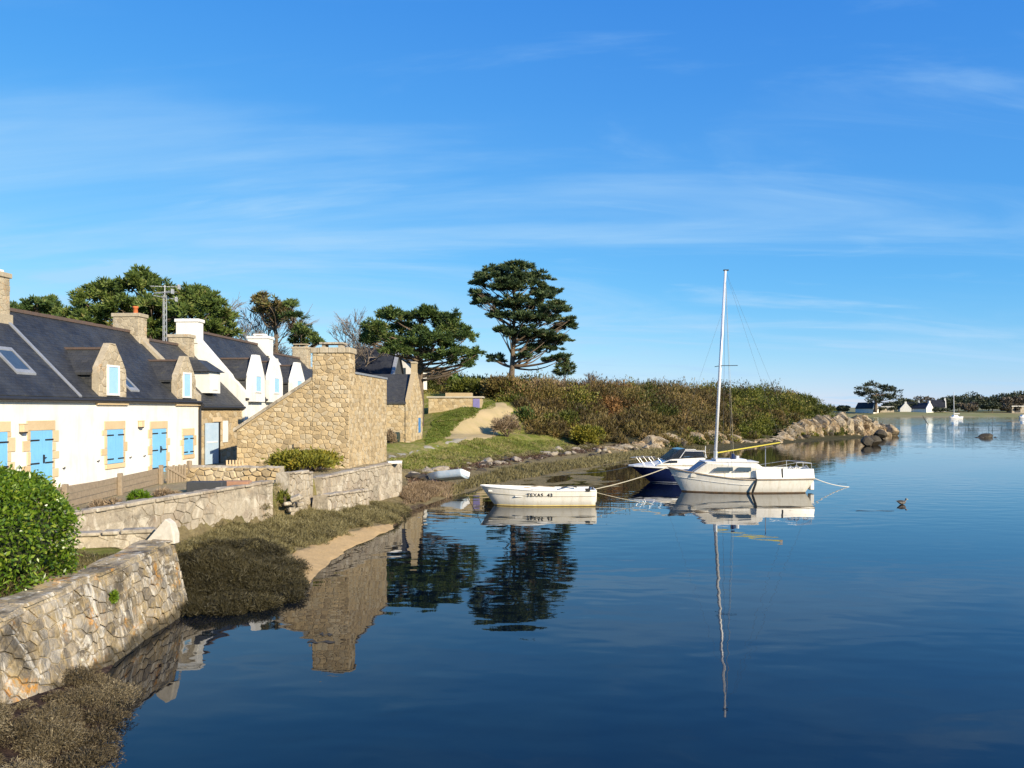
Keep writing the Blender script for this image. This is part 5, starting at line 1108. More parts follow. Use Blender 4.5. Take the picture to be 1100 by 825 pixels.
# ragged low cliff along the headland
cp_px = [640, 660, 700, 740, 800, 835, 860, 880, 900, 920, 940, 955]
cp = [P(px, HY, dd) for px, dd in zip(cp_px, np.interp(cp_px, [640, 700, 760, 820, 880, 940, 966], [69, 76, 84, 95, 112, 122, 126]))]
cl_top = np.interp(np.arange(0, 1.001, .02), [0, .08, .2, .3, .42, .5, .62, .72, .8, .92, 1], [.5, 1.1, 1.3, 1.4, .4, .4, 1.9, 2.9, 3.3, 3.0, 2.0])
seg = [0]
for i in range(1, len(cp)): seg.append(seg[-1] + (cp[i] - cp[i - 1]).length)
Lc = seg[-1]; nu, nv = int(Lc / .16), 18; m = MB(); vs = []; tn = []
for i in range(nu + 1):
    u = Lc * i / nu; x = float(np.interp(u, seg, [p.x for p in cp])); y = float(np.interp(u, seg, [p.y for p in cp]))
    x2 = float(np.interp(u + .5, seg, [p.x for p in cp])); y2 = float(np.interp(u + .5, seg, [p.y for p in cp])); tx = Vector((x2 - x, y2 - y, 0)) if u < Lc - .6 else Vector((.6, .6, 0)); tx.normalize(); nn = Vector((tx.y, -tx.x, 0))
    tz = float(np.interp(u / Lc, np.arange(0, 1.001, .02), cl_top)) * (.75 + .5 * float(mnoise.noise(Vector((u * .35, 3, 0))) + .5))
    for j in range(nv + 1):
        v = j / nv; w = Vector((u * 1.05 + .35 * mnoise.noise(Vector((u, v * 2, 9))), v * tz * .42, 4.0)); dd, pp = mnoise.voronoi(w)
        r = (math.sin(pp[0].x * 91.7 + pp[0].y * 47.3) * 43758.5) % 1.0; crack = max(0, 1 - (dd[1] - dd[0]) * 5)
        o = 1.0 * r - .8 * crack + .45 * mnoise.noise(Vector((u * 1.7, v * 4, 1))) + (1 - v) * .5 - .9 * max(0, v - .75) * 4
        z = -.25 + (tz + .25) * v + (r - .5) * 1.1 * v * min(1, tz / 1.5)
        vs.append((x + nn.x * o, y + nn.y * o, z)); tn.append(r)
m.add(vs, [(i * (nv + 1) + j, (i + 1) * (nv + 1) + j, (i + 1) * (nv + 1) + j + 1, i * (nv + 1) + j + 1) for i in range(nu) for j in range(nv)]); m.t = tn
tag(m.build('cliff', MAT['cliff'], fix=False), kind='structure')
cpx = 650
while cpx < 960:                                           # blocks fallen at its foot
    px = cpx + RNG.uniform(-4, 4); dd = np.interp(px, [640, 700, 760, 820, 880, 940, 966], [69, 76, 84, 95, 112, 122, 126]) - 1.8 + RNG.uniform(-.8, .5)
    x = (px - CX) / F * dd; s = RNG.uniform(.15, .4) * (1 + .6 * (px > 850))
    rock(RNG.choice(BIG + DARK * 2), (x, dd, max(gz(x, dd), 0) + s * .1), (s * RNG.uniform(.8, 1.4), s, s * RNG.uniform(.7, 1.2)), 'boulder', 'small granite block fallen at the foot of the headland cliff', 'boulder', 'fallen blocks along the headland cliff')
    cpx += RNG.uniform(5, 13)
for px, py, s, lab in ((957, 463, 1.3, 'pale rounded boulder at the very tip of the headland'), (945, 466, .9, 'dark split boulder just left of the headland tip'), (931, 474, .85, 'black weed-covered rock standing in the water before the cliff'), (940, 473, .8, 'ochre-topped rock beside the black rock in the water')):
    d = CH * F / (py + 5 - HY); p = P(px, py, d)
    rock((DARK if 'black' in lab or 'dark' in lab else BIG)[1], (p.x, p.y, max(p.z, .2)), (s, s, s * .8), 'boulder', lab, 'boulder')
# islet far out with a white top
p = G(1058, 470); o = rock(DARK[0], (p.x, p.y, .1), (1.2, .9, .55), 'islet_rock', 'small dark rock islet alone in open water', 'rock')
for dx, s in ((-1.5, .35), (1.2, .3), (-.9, .5)): rock(DARK[2], (p.x + dx, p.y - .6, -.05), (s * 1.6, s, s * .5), 'islet_rock', 'low weed-covered stone beside the dark islet', 'rock', 'stones around the islet')

# ------------------------------------------------------------------ far shore
def far_mat():
    m, nt, N, L, b = newmat('far_field'); co = npos(nt)
    L.new(nramp(nt, nnoise(nt, co, .03, 6), [(.35, (.13, .15, .04)), (.5, (.20, .19, .07)), (.65, (.26, .21, .11))]), b.inputs['Base Color']); b.inputs['Roughness'].default_value = .95; return m
fx = np.arange(60, 900, 8.0); fyv = np.array([420, 428, 434, 440, 450, 470, 520, 600, 800, 1200.0]); FX, FY = np.meshgrid(fx, fyv)
FY = FY + 6 * np.sin(FX * .02) + 3 * np.sin(FX * .07)
FZ = np.interp(np.meshgrid(fx, fyv)[1], fyv, [-1.5, -.4, .2, 1.0, 2.2, 3.2, 3.8, 4.5, 6, 7]) + (fbm(FX * .05, FY * .05, 3) - .45) * 1.2 - 40 * np.clip((76 - FX) / 16, 0, 1)
tag(gridmesh('far_shore', FX, FY, FZ, far_mat(), {}), kind='structure')
FARTREES = [(905, 436, 452, 10, .5, 'far', 'low dark clump'), (975, 428, 470, 26, 0.8, 'far', 'dark rounded tree'), (1000, 424, 500, 34, 1, 'far_dry', 'brown leafless rounded tree'), (1018, 427, 480, 26, .8, 'far', 'dark tree'), (1030, 421, 465, 30, 1, 'far', 'tall dark pine'), (1046, 419, 470, 32, 1, 'far', 'tallest dark pine'),
            (1040, 432, 455, 14, .7, 'far_dry', 'grey bushy tree'), (1062, 423, 480, 30, .9, 'far_dry', 'brown leafless tree'), (1076, 421, 475, 30, 1, 'far', 'dark spreading pine'), (1092, 425, 470, 24, .8, 'far_dry', 'tawny leafless tree'), (1108, 420, 480, 34, 1, 'far', 'dark pine'), (960, 431, 465, 16, .7, 'far', 'small dark tree'), (985, 432, 455, 16, .6, 'far', 'dark shrub-like tree'), (1066, 432, 455, 16, .7, 'far', 'dark bushy tree'), (1085, 433, 455, 14, .6, 'far_dry', 'grey low tree'), (950, 437, 450, 16, .5, 'far', 'dark hedge-like tree'), (1010, 437, 450, 18, .4, 'far', 'low dark hedge tree')]
WH = ['beside the white far gable', 'right of the far pine', 'behind the middle far houses', 'right of the far houses', 'left of the far mast', 'right of the far mast', 'behind the far mast', 'between the two tall dark clumps', 'right of centre on the far skyline', 'above the grey boathouse', 'at the right frame edge', 'under the far pine', 'between the far white gables', 'low on the shore right of the far boat', 'low near the grey boathouse', 'hiding the foot of the leftmost far gable', 'in front of the far houses']
def far_tree(px, topy, d, wpx, hf, m, label):
    x = (px - CX) / F * d; zb = 3.2; zt = CH - (topy - HY) / F * d; w = wpx * 1.35 / F * d / 2; t = thing('far_tree', label, 'tree', (x, d, zb), 0, 'trees on the far shore')
    Cs, Ds, Ts = [], [], []
    hgt = zt - zb
    for k in range(9):
        c = np.array([R.uniform(-.75, .75) * w, R.uniform(-2, 2), hgt * R.uniform(.3, .8)]); rr = np.array([w * .5, 3, hgt * .26]); n = 170
        d_ = unit(n); Cs.append(c + d_ * (1 - .4 * R.rand(n, 1)) * rr); Ds.append(d_ + unit(n)); Ts.append(R.uniform(.25, .75) + (R.rand(n) - .5) * .4)
    C = np.concatenate(Cs); C[:, 2] = np.clip(C[:, 2], 0, hgt)
    leafmesh('crown', C, np.concatenate(Ds), .75, .38, np.concatenate(Ts), FOL[m], t)
    MB().tube([(0, 0, -1), (0, 0, hgt * .6)], [.35, .15], 6).build('trunk', MAT['bark'], t)
for k, (px, ty, d, w, hf, m, lab) in enumerate(FARTREES): far_tree(px, ty, d, w, hf, m, lab + ' on the far shore ' + WH[k])
pad_tree('far_pine', 'large umbrella-shaped dark pine on the far shore above the first white gable', [(938, 414, 10, 3.5), (928, 418, 8, 3), (948, 417, 10, 3.5), (958, 421, 9, 3.5), (935, 423, 11, 3), (950, 427, 12, 4), (940, 431, 8, 4), (962, 428, 8, 4), (925, 424, 5, 2)], 440, ((940 - CX) / F * 440, 440, 3), FOL['far'], (.9, .35), leaf=(.7, .25), dens=.35, tr=1.6, depth=4, nl=20)
def far_house(px, d, gw, gh, ln, side, label, mat='white_wall'):
    x = (px - CX) / F * d; t = thing('far_house', label, 'house', (x, d, 2.9), math.radians(side))
    e = gh * .38
    MB().prism([(-gw / 2, -1), (gw / 2, -1), (gw / 2, e - .3), (0, gh - .9), (-gw / 2, e - .3)], .4, ln, 'y').build('wall', MAT[mat], t)
    MB().prism([(-gw / 2, -1), (gw / 2, -1), (gw / 2, e), (.4, gh + .1), (-.4, gh + .1), (-gw / 2, e)], 0, .45, 'y').build('gable_wall', MAT[mat], t)
    for s in (-1, 1): slope_uv(MB().add([(s * (gw / 2 + .3), .5, e - .3), (0, .5, gh - .5), (0, ln, gh - .5), (s * (gw / 2 + .3), ln, e - .3), (s * (gw / 2 + .3), .5, e), (0, .5, gh - .1), (0, ln, gh - .1), (s * (gw / 2 + .3), ln, e)], [(0, 3, 2, 1), (4, 5, 6, 7), (0, 1, 5, 4), (1, 2, 6, 5), (2, 3, 7, 6), (3, 0, 4, 7)]).build('roof', MAT['slate_navy'], t))
    MB().box(-.55, .55, .1, .9, gh - .5, gh + 1.0).build('chimney', MAT['white_wall'], t)
    return t
far_house(941, 445, 4.6, 5.6, 12, -62 + 90, 'white far gable at the left, next to the far pine')
far_house(973, 452, 6, 5.0, 10, -20, 'small white far gable in the middle of the far shore')
far_house(999, 446, 7, 5.4, 13, 30, 'widest white far gable, right of the middle houses')
far_house(988, 462, 5, 5.8, 12, 60, 'far slate roofed house tucked between the two right gables')
far_house(1016, 462, 4, 7.2, 10, 70, 'tall narrow white far gable half hidden by trees')
t = thing('far_shed', 'long pale shed on the far shore left of the middle gable', 'shed', ((953 - CX) / F * 448, 448, 3), 0); MB().box(-4, 4, 0, 4, -1, 2.2).build('wall', MAT['mortar_grey'], t); MB().prism([(-4.4, 2.0), (4.4, 2.0), (3.8, 3.2), (-3.8, 3.2)], -.3, 4.3, 'y').build('roof', MAT['zinc'], t)
t = thing('boathouse', 'pale flat-roofed building on the far shore at the right frame edge', 'building', ((1098 - CX) / F * 452, 452, 3), 0); MB().box(-6, 6, 0, 5, -1, 3.0).build('wall', MAT['mortar_grey'], t); MB().box(-6.4, 6.4, -.5, 5.4, 3.0, 3.4).build('roof', MAT['white_wall'], t); MB().box(-4.5, -1, -.05, -.01, -.5, 2.4).build('door', MAT['iron'], t)

# ------------------------------------------------------------------ boats
def hull_mesh(L_, st, sections=10):
    """st(t) -> (half beam at sheer, sheer z, half beam at waterline, keel z); local x from bow (0) to stern (L_)"""
    n = 22; rows = []
    for i in range(n + 1):
        t = i / n; bw, zs, ww, zk, xo = st(t); x = L_ * t
        half = [(0, zk), (ww * .72, zk * .45), (ww, .02), (ww + (bw - ww) * .45, zs * .42), (ww + (bw - ww) * .8, zs * .74), (bw, zs)]
        xx = lambda z: x + xo * (1 - max(0, min(1, z / zs)))
        rows.append([(xx(z), -y, z) for y, z in half[::-1]] + [(xx(z), y, z) for y, z in half[1:]])
    return rows
def skin(rows, mb, close=True):
    m = len(rows[0]); vs = [v for r in rows for v in r]
    fs = [(i * m + k, i * m + k + 1, (i + 1) * m + k + 1, (i + 1) * m + k) for i in range(len(rows) - 1) for k in range(m - 1)]
    if close: fs.append(tuple(range((len(rows) - 1) * m, len(rows) * m)))
    mb.add(vs, fs)
def side_strip(rows, k, dz, out, mb, h=.04):      # raised strake following the hull along both sides near section point k
    for sgn in (0, 1):
        a = []
        for r in rows:
            v = Vector(r[k if sgn == 0 else len(r) - 1 - k]); v.y += (-out if sgn == 0 else out); v.z += dz; a.append(v)
        mb.tube(a, h, 4)
def ybeam(w): return w

# --- dinghy (bow left)
pb = G(517, 541); L_ = 5.0
t = thing('dinghy', 'open white dinghy lettered TEXAS 43, moored with its bow to the left', 'boat', (G(516, 543).x, G(516, 543).y + .2, 0), math.radians(1))
def st_d(q):
    w = .78 * min(1, (q / .45) ** .55 if q > 0 else 0) * (1 - .10 * max(0, q - .6) / .4)
    return (max(w, .04), .70 + .16 * (1 - q) ** 2 - .03 * math.sin(q * 3), max(w * .78, .01), -.12, .62 * max(0, (1 - q * 3)) )
rows = hull_mesh(L_, st_d); mb = MB(); skin(rows, mb); hull = mb.build('hull', MAT['gelcoat'], t, smooth=True, fix=False)
inn = [[(x + (.05 if k else .05), y * .93, max(z + .0, .16) if abs(y) < .001 or z < .16 else z) for k, (x, y, z) in enumerate(r)] for r in rows]
mb = MB(); skin(inn, mb); mb.build('inner_hull', MAT['deckwhite'], t, smooth=True, fix=False)
gn = MB(); side_strip(rows, 0, .01, .0, gn, .035); gn.tube([Vector(rows[-1][0]), Vector(rows[-1][-1])], .04, 5); gn.build('gunwale', MAT['white_paint'], t)
for k, dz in ((1, .06), (1, -.06)):
    s = MB(); side_strip(rows, k, dz, .004, s, .010); s.build('strake', MAT['rope'] if dz < 0 else MAT['deckwhite'], t)
s = MB(); side_strip(rows, 3, .02, -.004, s, .035); s.build('waterline_stain', MAT['scum'], t)
s = MB(); side_strip(rows, 3, -.03, .004, s, .03); s.build('weed_line', MAT['algae'], t)
for x in (1.5, 3.0, 4.5): MB().box(x, x + .32, -.66, .66, .42, .47).build('thwart', MAT['deckwhite'], t, bevel=.01)
MB().box(.35, 1.0, -.3, .3, .62, .68).build('foredeck', MAT['deckwhite'], t)
MB().tube([(4.75, -.3, .7), (4.78, -.3, .82), (4.9, -.3, .82), (4.95, -.3, .6)], .035, 6).box(4.55, 4.75, -.75, -.6, .66, .78).build('stern_fitting', MAT['rubber'], t)
MB().tube([(1.9, .3, .72), (2.6, .35, .80), (3.3, .4, .74)], .02, 5).build('oar', MAT['wood'], t)
MB().tube([(3.6, .5, .70), (4.0, .52, .80), (4.3, .55, .72)], .03, 5).build('oar', MAT['rubber'], t)
def lettering(parent, text, size, x, z, y, rx=math.pi / 2, ry=0, name='lettering', space=1.0):
    cu = bpy.data.curves.new('lettering', 'FONT'); cu.body = text; cu.size = size; cu.extrude = .004; cu.space_character = space; cu.offset = .004
    o = bpy.data.objects.new('tmp', cu); COL.objects.link(o); bpy.context.view_layer.update()
    me = bpy.data.meshes.new_from_object(o.evaluated_get(bpy.context.evaluated_depsgraph_get())); bpy.data.objects.remove(o)
    me.materials.clear(); me.materials.append(MAT['letter']); q = link(name, me, parent); q.location = (x, y, z); q.rotation_euler = (rx, 0, ry); return q
lettering(t, 'TEXAS  43', .21, 2.02, .44, -.725, math.radians(101), -.03, space=1.2)

# --- sailing boat (bow left)
q0 = G(722, 528); L_ = 7.2
t = thing('sailboat', 'white sailing boat with tall bare mast and yellow boom, moored off the headland', 'boat', (P(718, 440, 39.4).x, 39.6, 0), math.radians(-2))
def st_s(q):
    w = 1.12 * (min(1, q / .5) ** .62) * (1 - .28 * max(0, (q - .55) / .45) ** 1.6)
    return (max(w, .03), .70 + .56 * max(0, 1 - q / .55) ** 1.5 + .04 * q, max(w * .86 * (1 - .15 * q), .01), -.35, .75 * max(0, 1 - q * 2.6) - (.42 * max(0, (q - .8) / .2)))
rows = hull_mesh(L_, st_s); mb = MB(); skin(rows, mb); mb.build('hull', MAT['gelcoat'], t, smooth=True, fix=False)
dk = MB(); top = [r[0] for r in rows]; bot = [r[-1] for r in rows]; m = len(top)
dk.add([(x, y * .98, z - .01) for x, y, z in top] + [(x, y * .98, z - .01) for x, y, z in bot], [(i, i + 1, m + i + 1, m + i) for i in range(m - 1)]); dk.build('deck', MAT['deckwhite'], t)
s = MB(); side_strip(rows, 0, -.02, .015, s, .035); s.build('rub_rail', MAT['wood'], t)
for dz, k in ((.05, 2), (-.1, 1), (.08, 1)):
    s = MB(); side_strip(rows[:13], k, dz, .002, s, .009); s.build('clinker_line', MAT['deckwhite'], t)
s = MB(); side_strip(rows, 3, .0, .006, s, .05); s.build('weed_line', MAT['algae'], t)
# cockpit coaming, aft
cm = MB()
for sg in (-1, 1):
    a = []; b2 = []
    for i in range(13, 23):
        bw, zs = st_s(i / 22)[:2]; a.append((L_ * i / 22, sg * bw * .96, zs + .015)); b2.append((L_ * i / 22 - .02, sg * bw * .88, zs + .46 + .02 * (i - 13) / 9))
    c2 = [(x, y - sg * .09, z) for x, y, z in b2]; d2 = [(x, y - sg * .14, z) for x, y, z in a]; k = len(a)
    cm.add(a + b2 + c2 + d2, [(j * k + i, j * k + i + 1, ((j + 1) % 4) * k + i + 1, ((j + 1) % 4) * k + i) for j in range(4) for i in range(k - 1)] + [(0, k, 2 * k, 3 * k), (k - 1, 2 * k - 1, 3 * k - 1, 4 * k - 1)])
cm.box(L_ - .12, L_ - .02, -.72, .72, .72, 1.2); cm.build('cockpit_coaming', MAT['gelcoat'], t)
# cabin with sloped front
cab = MB(); prof = [(1.05, .92), (1.85, 1.52), (4.35, 1.50), (4.75, 1.22), (4.95, .76), (1.05, .76)]
def cw(x, z): return (.86 if x > 1.5 else .55) * (1 - .10 * max(0, z - .8))
vs = [(x, -cw(x, z), z) for x, z in prof] + [(x, cw(x, z), z) for x, z in prof]; k = len(prof)
cab.add(vs, [tuple(range(k)), tuple(range(2 * k - 1, k - 1, -1))] + [(i, i + k, (i + 1) % k + k, (i + 1) % k) for i in range(k)]); cab.build('cabin', MAT['gelcoat'], t, bevel=.03)
MB().box(1.75, 4.45, -.74, .74, 1.525, 1.575).build('coachroof', MAT['deckwhite'], t, bevel=.015)
MB().box(2.35, 3.9, -.5, .5, 1.576, 1.68).build('sliding_hatch', MAT['deckwhite'], t, bevel=.02)
MB().add([(1.12, -.5, 1.0), (1.78, -.68, 1.49), (1.78, .68, 1.49), (1.12, .5, 1.0), (1.08, -.5, 1.03), (1.74, -.68, 1.52), (1.74, .68, 1.52), (1.08, .5, 1.03)], [(0, 3, 2, 1), (4, 5, 6, 7), (0, 1, 5, 4), (1, 2, 6, 5), (2, 3, 7, 6), (3, 0, 4, 7)]).build('front_window', MAT['greydeck'], t)
for x0, x1 in ((2.15, 3.12), (3.22, 4.02)):
    for sg in (-1, 1):
        y = sg * .86; o = MB().add([(x0, y - sg * .02, 1.10), (x1, y - sg * .02, 1.10), (x1, y - sg * .03, 1.30), (x0 + .18, y - sg * .03, 1.30), (x0, y + sg * .012, 1.10), (x1, y + sg * .012, 1.10), (x1, y - sg * .006, 1.30), (x0 + .18, y - sg * .006, 1.30)], [(0, 1, 2, 3), (7, 6, 5, 4), (0, 4, 5, 1), (1, 5, 6, 2), (2, 6, 7, 3), (3, 7, 4, 0)]).build('window', MAT['glass'], t)
mx0 = 2.42; mz = 1.58; mh = 9.75; rake = .53
mast = MB().tube([(mx0, 0, mz), (mx0 + rake * .5, 0, mz + mh / 2), (mx0 + rake, 0, mz + mh)], [.085, .08, .062], 10).build('mast', MAT['alu'], t, smooth=True)
MB().box(mx0 + rake - .1, mx0 + rake + .16, -.05, .05, mz + mh, mz + mh + .06).build('masthead', MAT['rubber'], mast)
zs_ = mz + mh * .5; xs_ = mx0 + rake * .5
MB().tube([(xs_, -.05, zs_), (xs_ + .75, -.55, zs_ - .02)], .018, 5).tube([(xs_, .05, zs_), (xs_ - .15, .55, zs_ - .02)], .018, 5).build('spreader', MAT['wire'], mast)
MB().tube([(mx0 + .02, 0, mz + .12), (mx0 + .03, 0, mz + .5)], .11, 8).build('mast_winch', MAT['steel'], mast)
o = MB().tube([(mx0 + .12, 0, 1.98), (mx0 + 3.3, -.12, 2.52)], [.036, .032], 8).build('boom', MAT['yellow'], t)
MB().tube([(mx0 + 3.28, -.12, 2.517), (mx0 + 3.4, -.125, 2.54)], .05, 6).build('boom_end', MAT['dressed'], o)
tp = (mx0 + rake, 0, mz + mh)
for nm, a, b2 in (('backstay', tp, (7.05, 0, 1.2)), ('forestay', (mx0 + rake * .8, 0, mz + mh * .8), (.1, 0, 1.28)), ('shroud', tp, (3.05, -1.0, .78)), ('shroud', tp, (3.05, 1.0, .78)), ('topping_lift', tp, (mx0 + 3.3, -.12, 2.55)), ('halyard', tp, (3.3, -.3, 1.6))):
    MB().tube([a, b2], .0045 if nm in ('backstay', 'forestay', 'topping_lift') else .007, 4).build(nm, MAT['wire'] if nm != 'halyard' else MAT['rope'], t)
MB().tube([(3.25, -.3, 1.58), (3.25, -.3, 1.95)], [.14, .09], 8).build('vent_cover', MAT['navy'], t)
MB().tube([(3.5, -.2, 1.68), (3.5, -.2, 1.84)], .1, 8).build('vent', MAT['white_paint'], t)
pr = MB()
for sg in (-1, 1): pr.tube([(6.3, sg * .78, 1.2), (6.3, sg * .78, 1.55)], .014, 5).tube([(6.3, sg * .78, 1.54), (7.1, sg * .62, 1.5)], .014, 5).tube([(7.1, sg * .62, 1.2), (7.1, sg * .62, 1.5)], .014, 5).tube([(4.9, sg * .95, 1.3), (6.3, sg * .78, 1.54)], .008, 4)
pr.tube([(7.1, -.62, 1.5), (7.1, .62, 1.5)], .014, 5); pr.build('stern_rail', MAT['steel'], t)
fw = MB()
for sg in (-1, 1): fw.tube([(5.55, sg * .97, .8), (5.55, sg * .9, 1.25)], .035, 6)
fw.build('side_fender', MAT['rubber'], t)
MB().tube([(4.22, -1.16, .74), (4.15, -1.18, .5), (4.06, -1.12, .2), (4.02, -1.08, .02)], [.04, .055, .06, .045], 6).build('hanging_fender', MAT['rubber'], t)
MB().tube([(5.1, .4, 1.2), (5.1, .4, 2.3)], .02, 6).build('flag_pole', MAT['greydeck'], t)
for x, y, z in ((5.9, -.7, 1.24), (6.2, -.68, 1.27), (6.7, -.6, 1.26)): MB().tube([(x, y, z), (x + .12, y, z + .12), (x + .25, y, z)], .035, 6).build('cleat_gear', MAT['greydeck'], t)
MB().box(L_ - .02, L_ + .18, -.2, .2, .1, .55).build('rudder_bracket', MAT['white_paint'], t, bevel=.03)

# --- motor boat behind it
pm_ = G(677, 516); 
t = thing('motor_boat', 'small motor boat with navy hull and white deck, half hidden behind the sailing boat', 'boat', (P(676, 440, 44.5).x, 44.6, 0), math.radians(4)); L_ = 5.4
def st_m(q):
    w = 1.08 * min(1, q / .42) ** .6
    return (max(w, .03), .86 + .14 * (1 - q) ** 2, max(w * .82, .01), -.3, 1.25 * max(0, 1 - q * 2.2))
rows = hull_mesh(L_, st_m); mb = MB(); skin(rows, mb); mb.build('hull', MAT['navy'], t, smooth=True, fix=False)
s = MB(); side_strip(rows, 0, -.03, .0, s, .06); s.build('rub_rail', MAT['white_paint'], t)
s = MB(); side_strip(rows, 3, .03, .006, s, .025); s.build('boot_stripe', MAT['greydeck'], t)
top = [r[0] for r in rows]; bot = [r[-1] for r in rows]; m = len(top); dk = MB()
mid_ = [(x, 0, z + .30 * math.sin(min(1, i / 9) * math.pi / 2)) for i, (x, y, z) in enumerate(top)]
dk.add(top + mid_ + bot, [(j * m + i, j * m + i + 1, (j + 1) * m + i + 1, (j + 1) * m + i) for j in (0, 1) for i in range(m - 1)]); dk.build('deck', MAT['gelcoat'], t, smooth=True)
MB().prism([(1.35, 1.0), (2.25, 1.36), (4.2, 1.44), (4.4, 1.0)], -.86, .86, 'y').build('cuddy', MAT['gelcoat'], t, bevel=.05)
MB().prism([(1.75, 1.13), (2.15, 1.29), (2.6, 1.29), (2.6, 1.16)], -.88, .88, 'y').build('side_window', MAT['tint_screen'], t)
MB().prism([(2.0, 1.32), (2.75, 1.92), (3.1, 1.98), (3.0, 1.40)], -.78, .78, 'y').build('windscreen', MAT['tint_screen'], t, bevel=.03)
MB().prism([(2.9, 1.55), (3.0, 1.80), (4.15, 1.78), (4.25, 1.46)], -.72, .72, 'y').build('canopy', MAT['tint_screen'], t, bevel=.04)
fr_ = MB()
for sg in (-1, 1): fr_.tube([(2.75, sg * .84, 1.42), (3.05, sg * .84, 1.84), (4.2, sg * .84, 1.82), (4.32, sg * .84, 1.42)], .022, 5)
fr_.build('screen_frame', MAT['white_paint'], t)
MB().tube([(4.3, -.6, 1.3), (4.33, -.6, 2.1)], .018, 5).build('aerial', MAT['white_paint'], t)
br_ = MB()
for sg in (-1, 1):
    br_.tube([(.12, sg * .15, 1.42), (.9, sg * .6, 1.46), (1.75, sg * .85, 1.40)], .009, 5)
    for x, y in ((.55, .42), (1.05, .66), (1.55, .80)): br_.tube([(x + .28, sg * y, 1.0), (x - .05, sg * y * .98, 1.44)], .010, 5)
br_.build('bow_rail', MAT['steel'], t)
MB().box(L_ - .05, L_ + .45, -.25, .25, .3, 1.25).build('outboard_motor', MAT['rubber'], t, bevel=.08)

# --- far boats
def far_boat(px, py, L_, mh, label):
    p = G(px, py); t = thing('far_sailboat', label, 'boat', (p.x - L_ / 2, p.y, 0), .2)
    rows = hull_mesh(L_, lambda q: (max(.02, 1.1 * min(1, q / .45) ** .6), 1.15 - .3 * math.sin(q * 3.1), max(.01, .95 * min(1, q / .45) ** .6), -.3, .8 * max(0, 1 - q * 3))); mb = MB(); skin(rows, mb); mb.build('hull', MAT['white_paint'], t, smooth=True, fix=False)
    top = [r[0] for r in rows]; bot = [r[-1] for r in rows]; m = len(top); MB().add(top + bot, [(i, i + 1, m + i + 1, m + i) for i in range(m - 1)]).build('deck', MAT['white_paint'], t)
    MB().prism([(L_ * .28, .9), (L_ * .36, 1.75), (L_ * .62, 1.75), (L_ * .7, .9)], -.7, .7, 'y').build('cabin', MAT['white_paint'], t)
    if mh: MB().tube([(L_ * .42, 0, 1.6), (L_ * .40, 0, mh)], .13, 6).build('mast', MAT['alu'], t); MB().tube([(L_ * .42, 0, 2.3), (L_ * .85, 0, 2.3)], .16, 6).build('boom', MAT['white_paint'], t)
far_boat(1027, 450, 6.6, 12.2, 'white sailing boat far out by the far shore, mast bare')
far_boat(1100, 449.5, 5.5, 0, 'white boat without mast at the far right edge')

# --- small boat pulled up on the rocks
g = ground_hit(478, 519); t = thing('beached_rowboat', 'pale blue and white small boat hauled up on the rocks beyond the quay', 'boat', (g.x - 1.0, g.y, g.z + .10), math.radians(-24))
rows = hull_mesh(2.4, lambda q: (max(.02, .5 * min(1, q / .4) ** .6), .36, max(.01, .38 * min(1, q / .4) ** .6), -.04, .3 * max(0, 1 - q * 3))); mb = MB(); skin(rows, mb); mb.build('hull', MAT['tarp'], t, smooth=True, fix=False)
mb = MB(); skin([[(x + .03, y * .9, max(z, .08)) for x, y, z in r] for r in rows], mb); mb.build('inner_hull', MAT['white_paint'], t, fix=False); t.rotation_euler = (math.radians(-16), math.radians(-7), math.radians(-24))
for x in (.9, 1.7): MB().box(x, x + .2, -.42, .42, .2, .24).build('thwart', MAT['white_paint'], t)
q = ground_hit(470, 519); o = tag(MB().tube([(-.3, 0, .1), (0, 0, .22), (.3, .1, .08)], [.12, .2, .1], 8).build('dark_bundle', MAT['navy']), 'dark bundle lying at the left end of the beached boat', 'bundle'); o.location = q

# ------------------------------------------------------------------ ropes, bird, stick
def rope(a, b2, sag, r, label, mat='rope', group=None):
    a, b2 = Vector(a), Vector(b2); pts = []
    for i in range(13): s = i / 12; p = a.lerp(b2, s); p.z -= sag * 4 * s * (1 - s); pts.append(p)
    tag(MB().tube(pts, r, 5).build('mooring_rope', MAT[mat]), label, 'rope', group)
bow = Vector((P(718, 440, 39.4).x, 39.6, 1.25))
rope(bow + Vector((.05, 0, 0)), P(636, 526, 36.5), .10, .022, 'pale mooring rope from the sailing boat bow down to the dinghy')
rope(P(680, 500, 44.5), ground_hit(600, 508) + Vector((0, 0, .1)), .25, .016, 'thin rope from the motor boat bow to the grassy shore')
rope(P(869, 511, 39.4), G(912, 523), .12, .022, 'white mooring rope running from the sailing boat stern into the water', 'rope_white')
rope((G(516, 543).x, G(516, 543).y + .2, .78), ground_hit(500, 531) + Vector((0, 0, .05)), .08, .014, 'short thin rope from the dinghy bow to the near shore')
rope(P(637, 528, 33.9), G(700, 541), .05, .012, 'thin slack rope trailing from the dinghy stern onto the water')
p = G(995, 456.5); tag(MB().tube([(p.x + .9, p.y, -.5), (p.x - .5, p.y, 1.6), (p.x - 1.0, p.y, 2.6)], [.09, .08, .06], 6).build('leaning_stake', MAT['wrack_rock']), 'thin dark stake leaning out of the open water', 'stake')
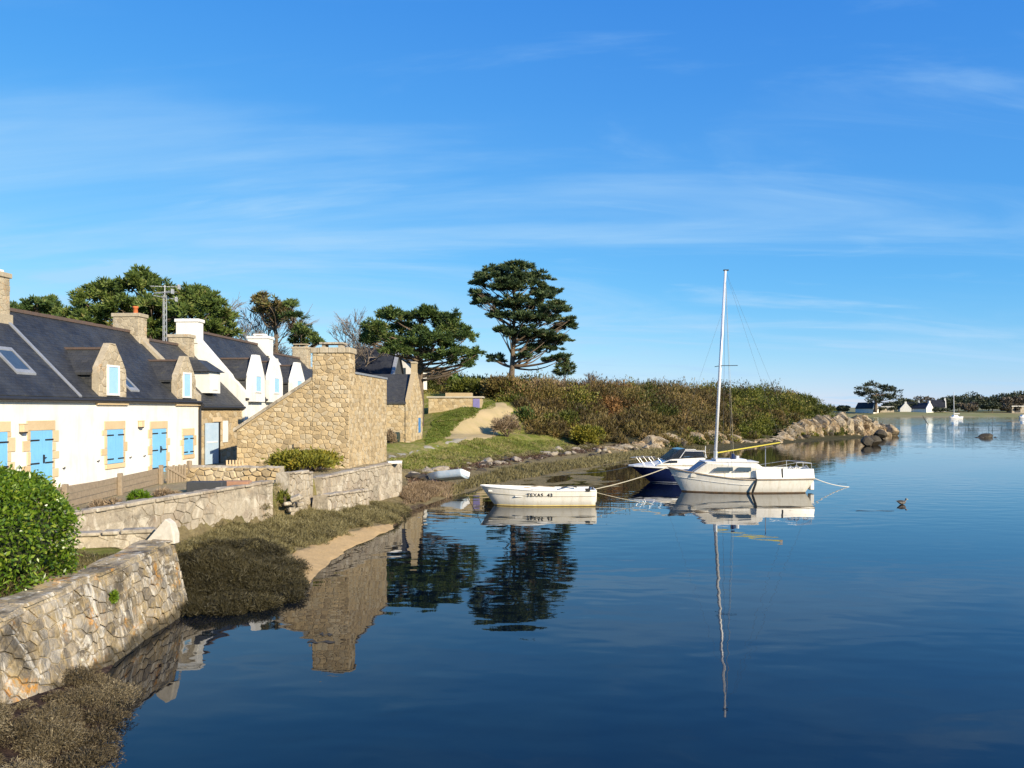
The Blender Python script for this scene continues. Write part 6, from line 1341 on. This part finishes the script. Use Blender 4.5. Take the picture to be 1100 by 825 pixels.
# gull sitting on the water
p = G(969, 542); t = thing('water_bird', 'small dusky water bird floating alone on the right', 'bird', (p.x, p.y, 0), math.radians(10))
m = MB(); prof = [(-.25, .14, .01), (-.18, .12, .045), (-.08, .09, .085), (.03, .085, .09), (.12, .10, .07), (.16, .15, .048), (.175, .20, .042), (.19, .235, .048), (.225, .24, .04), (.25, .235, .012)]
vs = [(x, math.cos(a) * r, z + math.sin(a) * r) for x, z, r in prof for a in [i * math.pi / 5 for i in range(10)]]
m.add(vs, [(i * 10 + k, i * 10 + (k + 1) % 10, (i + 1) * 10 + (k + 1) % 10, (i + 1) * 10 + k) for i in range(9) for k in range(10)] + [tuple(range(90, 100)), tuple(range(9, -1, -1))])
o = m.build('body', plain('dusky_feather', (.10, .09, .08), (.30, .28, .26), 9, .7, lo=.45, hi=.6), t, smooth=True); MB().tube([(.24, 0, .235), (.31, 0, .222)], [.014, .004], 6).build('beak', MAT['yellow'], t)
for sg in (-1, 1): MB().add([(.10, sg * .075, .15), (-.05, sg * .098, .14), (-.30, sg * .03, .165), (-.1, sg * .06, .19), (.06, sg * .05, .185), (.10, sg * .070, .14), (-.05, sg * .08, .11), (-.30, sg * .025, .15)], [(0, 1, 2, 3, 4), (0, 5, 6, 1), (1, 6, 7, 2)]).build('wing', plain('grey_feather', (.07, .065, .06), None, 9, .7), t)
# drifting weed streaks
for k, (px, py, w) in enumerate(((345, 690, .5), (350, 682, .25), (940, 549, 1.6), (905, 520, .5))):
    p = G(px, py); m = MB(); nn = 10
    m.add([(p.x + w * (i / nn - .5), p.y + .05 * math.sin(i * 1.3) - .04, .006) for i in range(nn + 1)] + [(p.x + w * (i / nn - .5), p.y + .05 * math.sin(i * 1.3) + .04 + .05 * math.sin(i), .012) for i in range(nn + 1)], [(i, i + 1, nn + 2 + i, nn + 1 + i) for i in range(nn)])
    tag(m.build('drifting_weed', MAT['wrack_rock']), ['dark weed strand drifting below the chimney reflection', 'tiny weed scrap drifting above the dark strand', 'long dark weed streak drifting below the water bird', 'short weed scrap near the white stern rope'][k], 'seaweed')
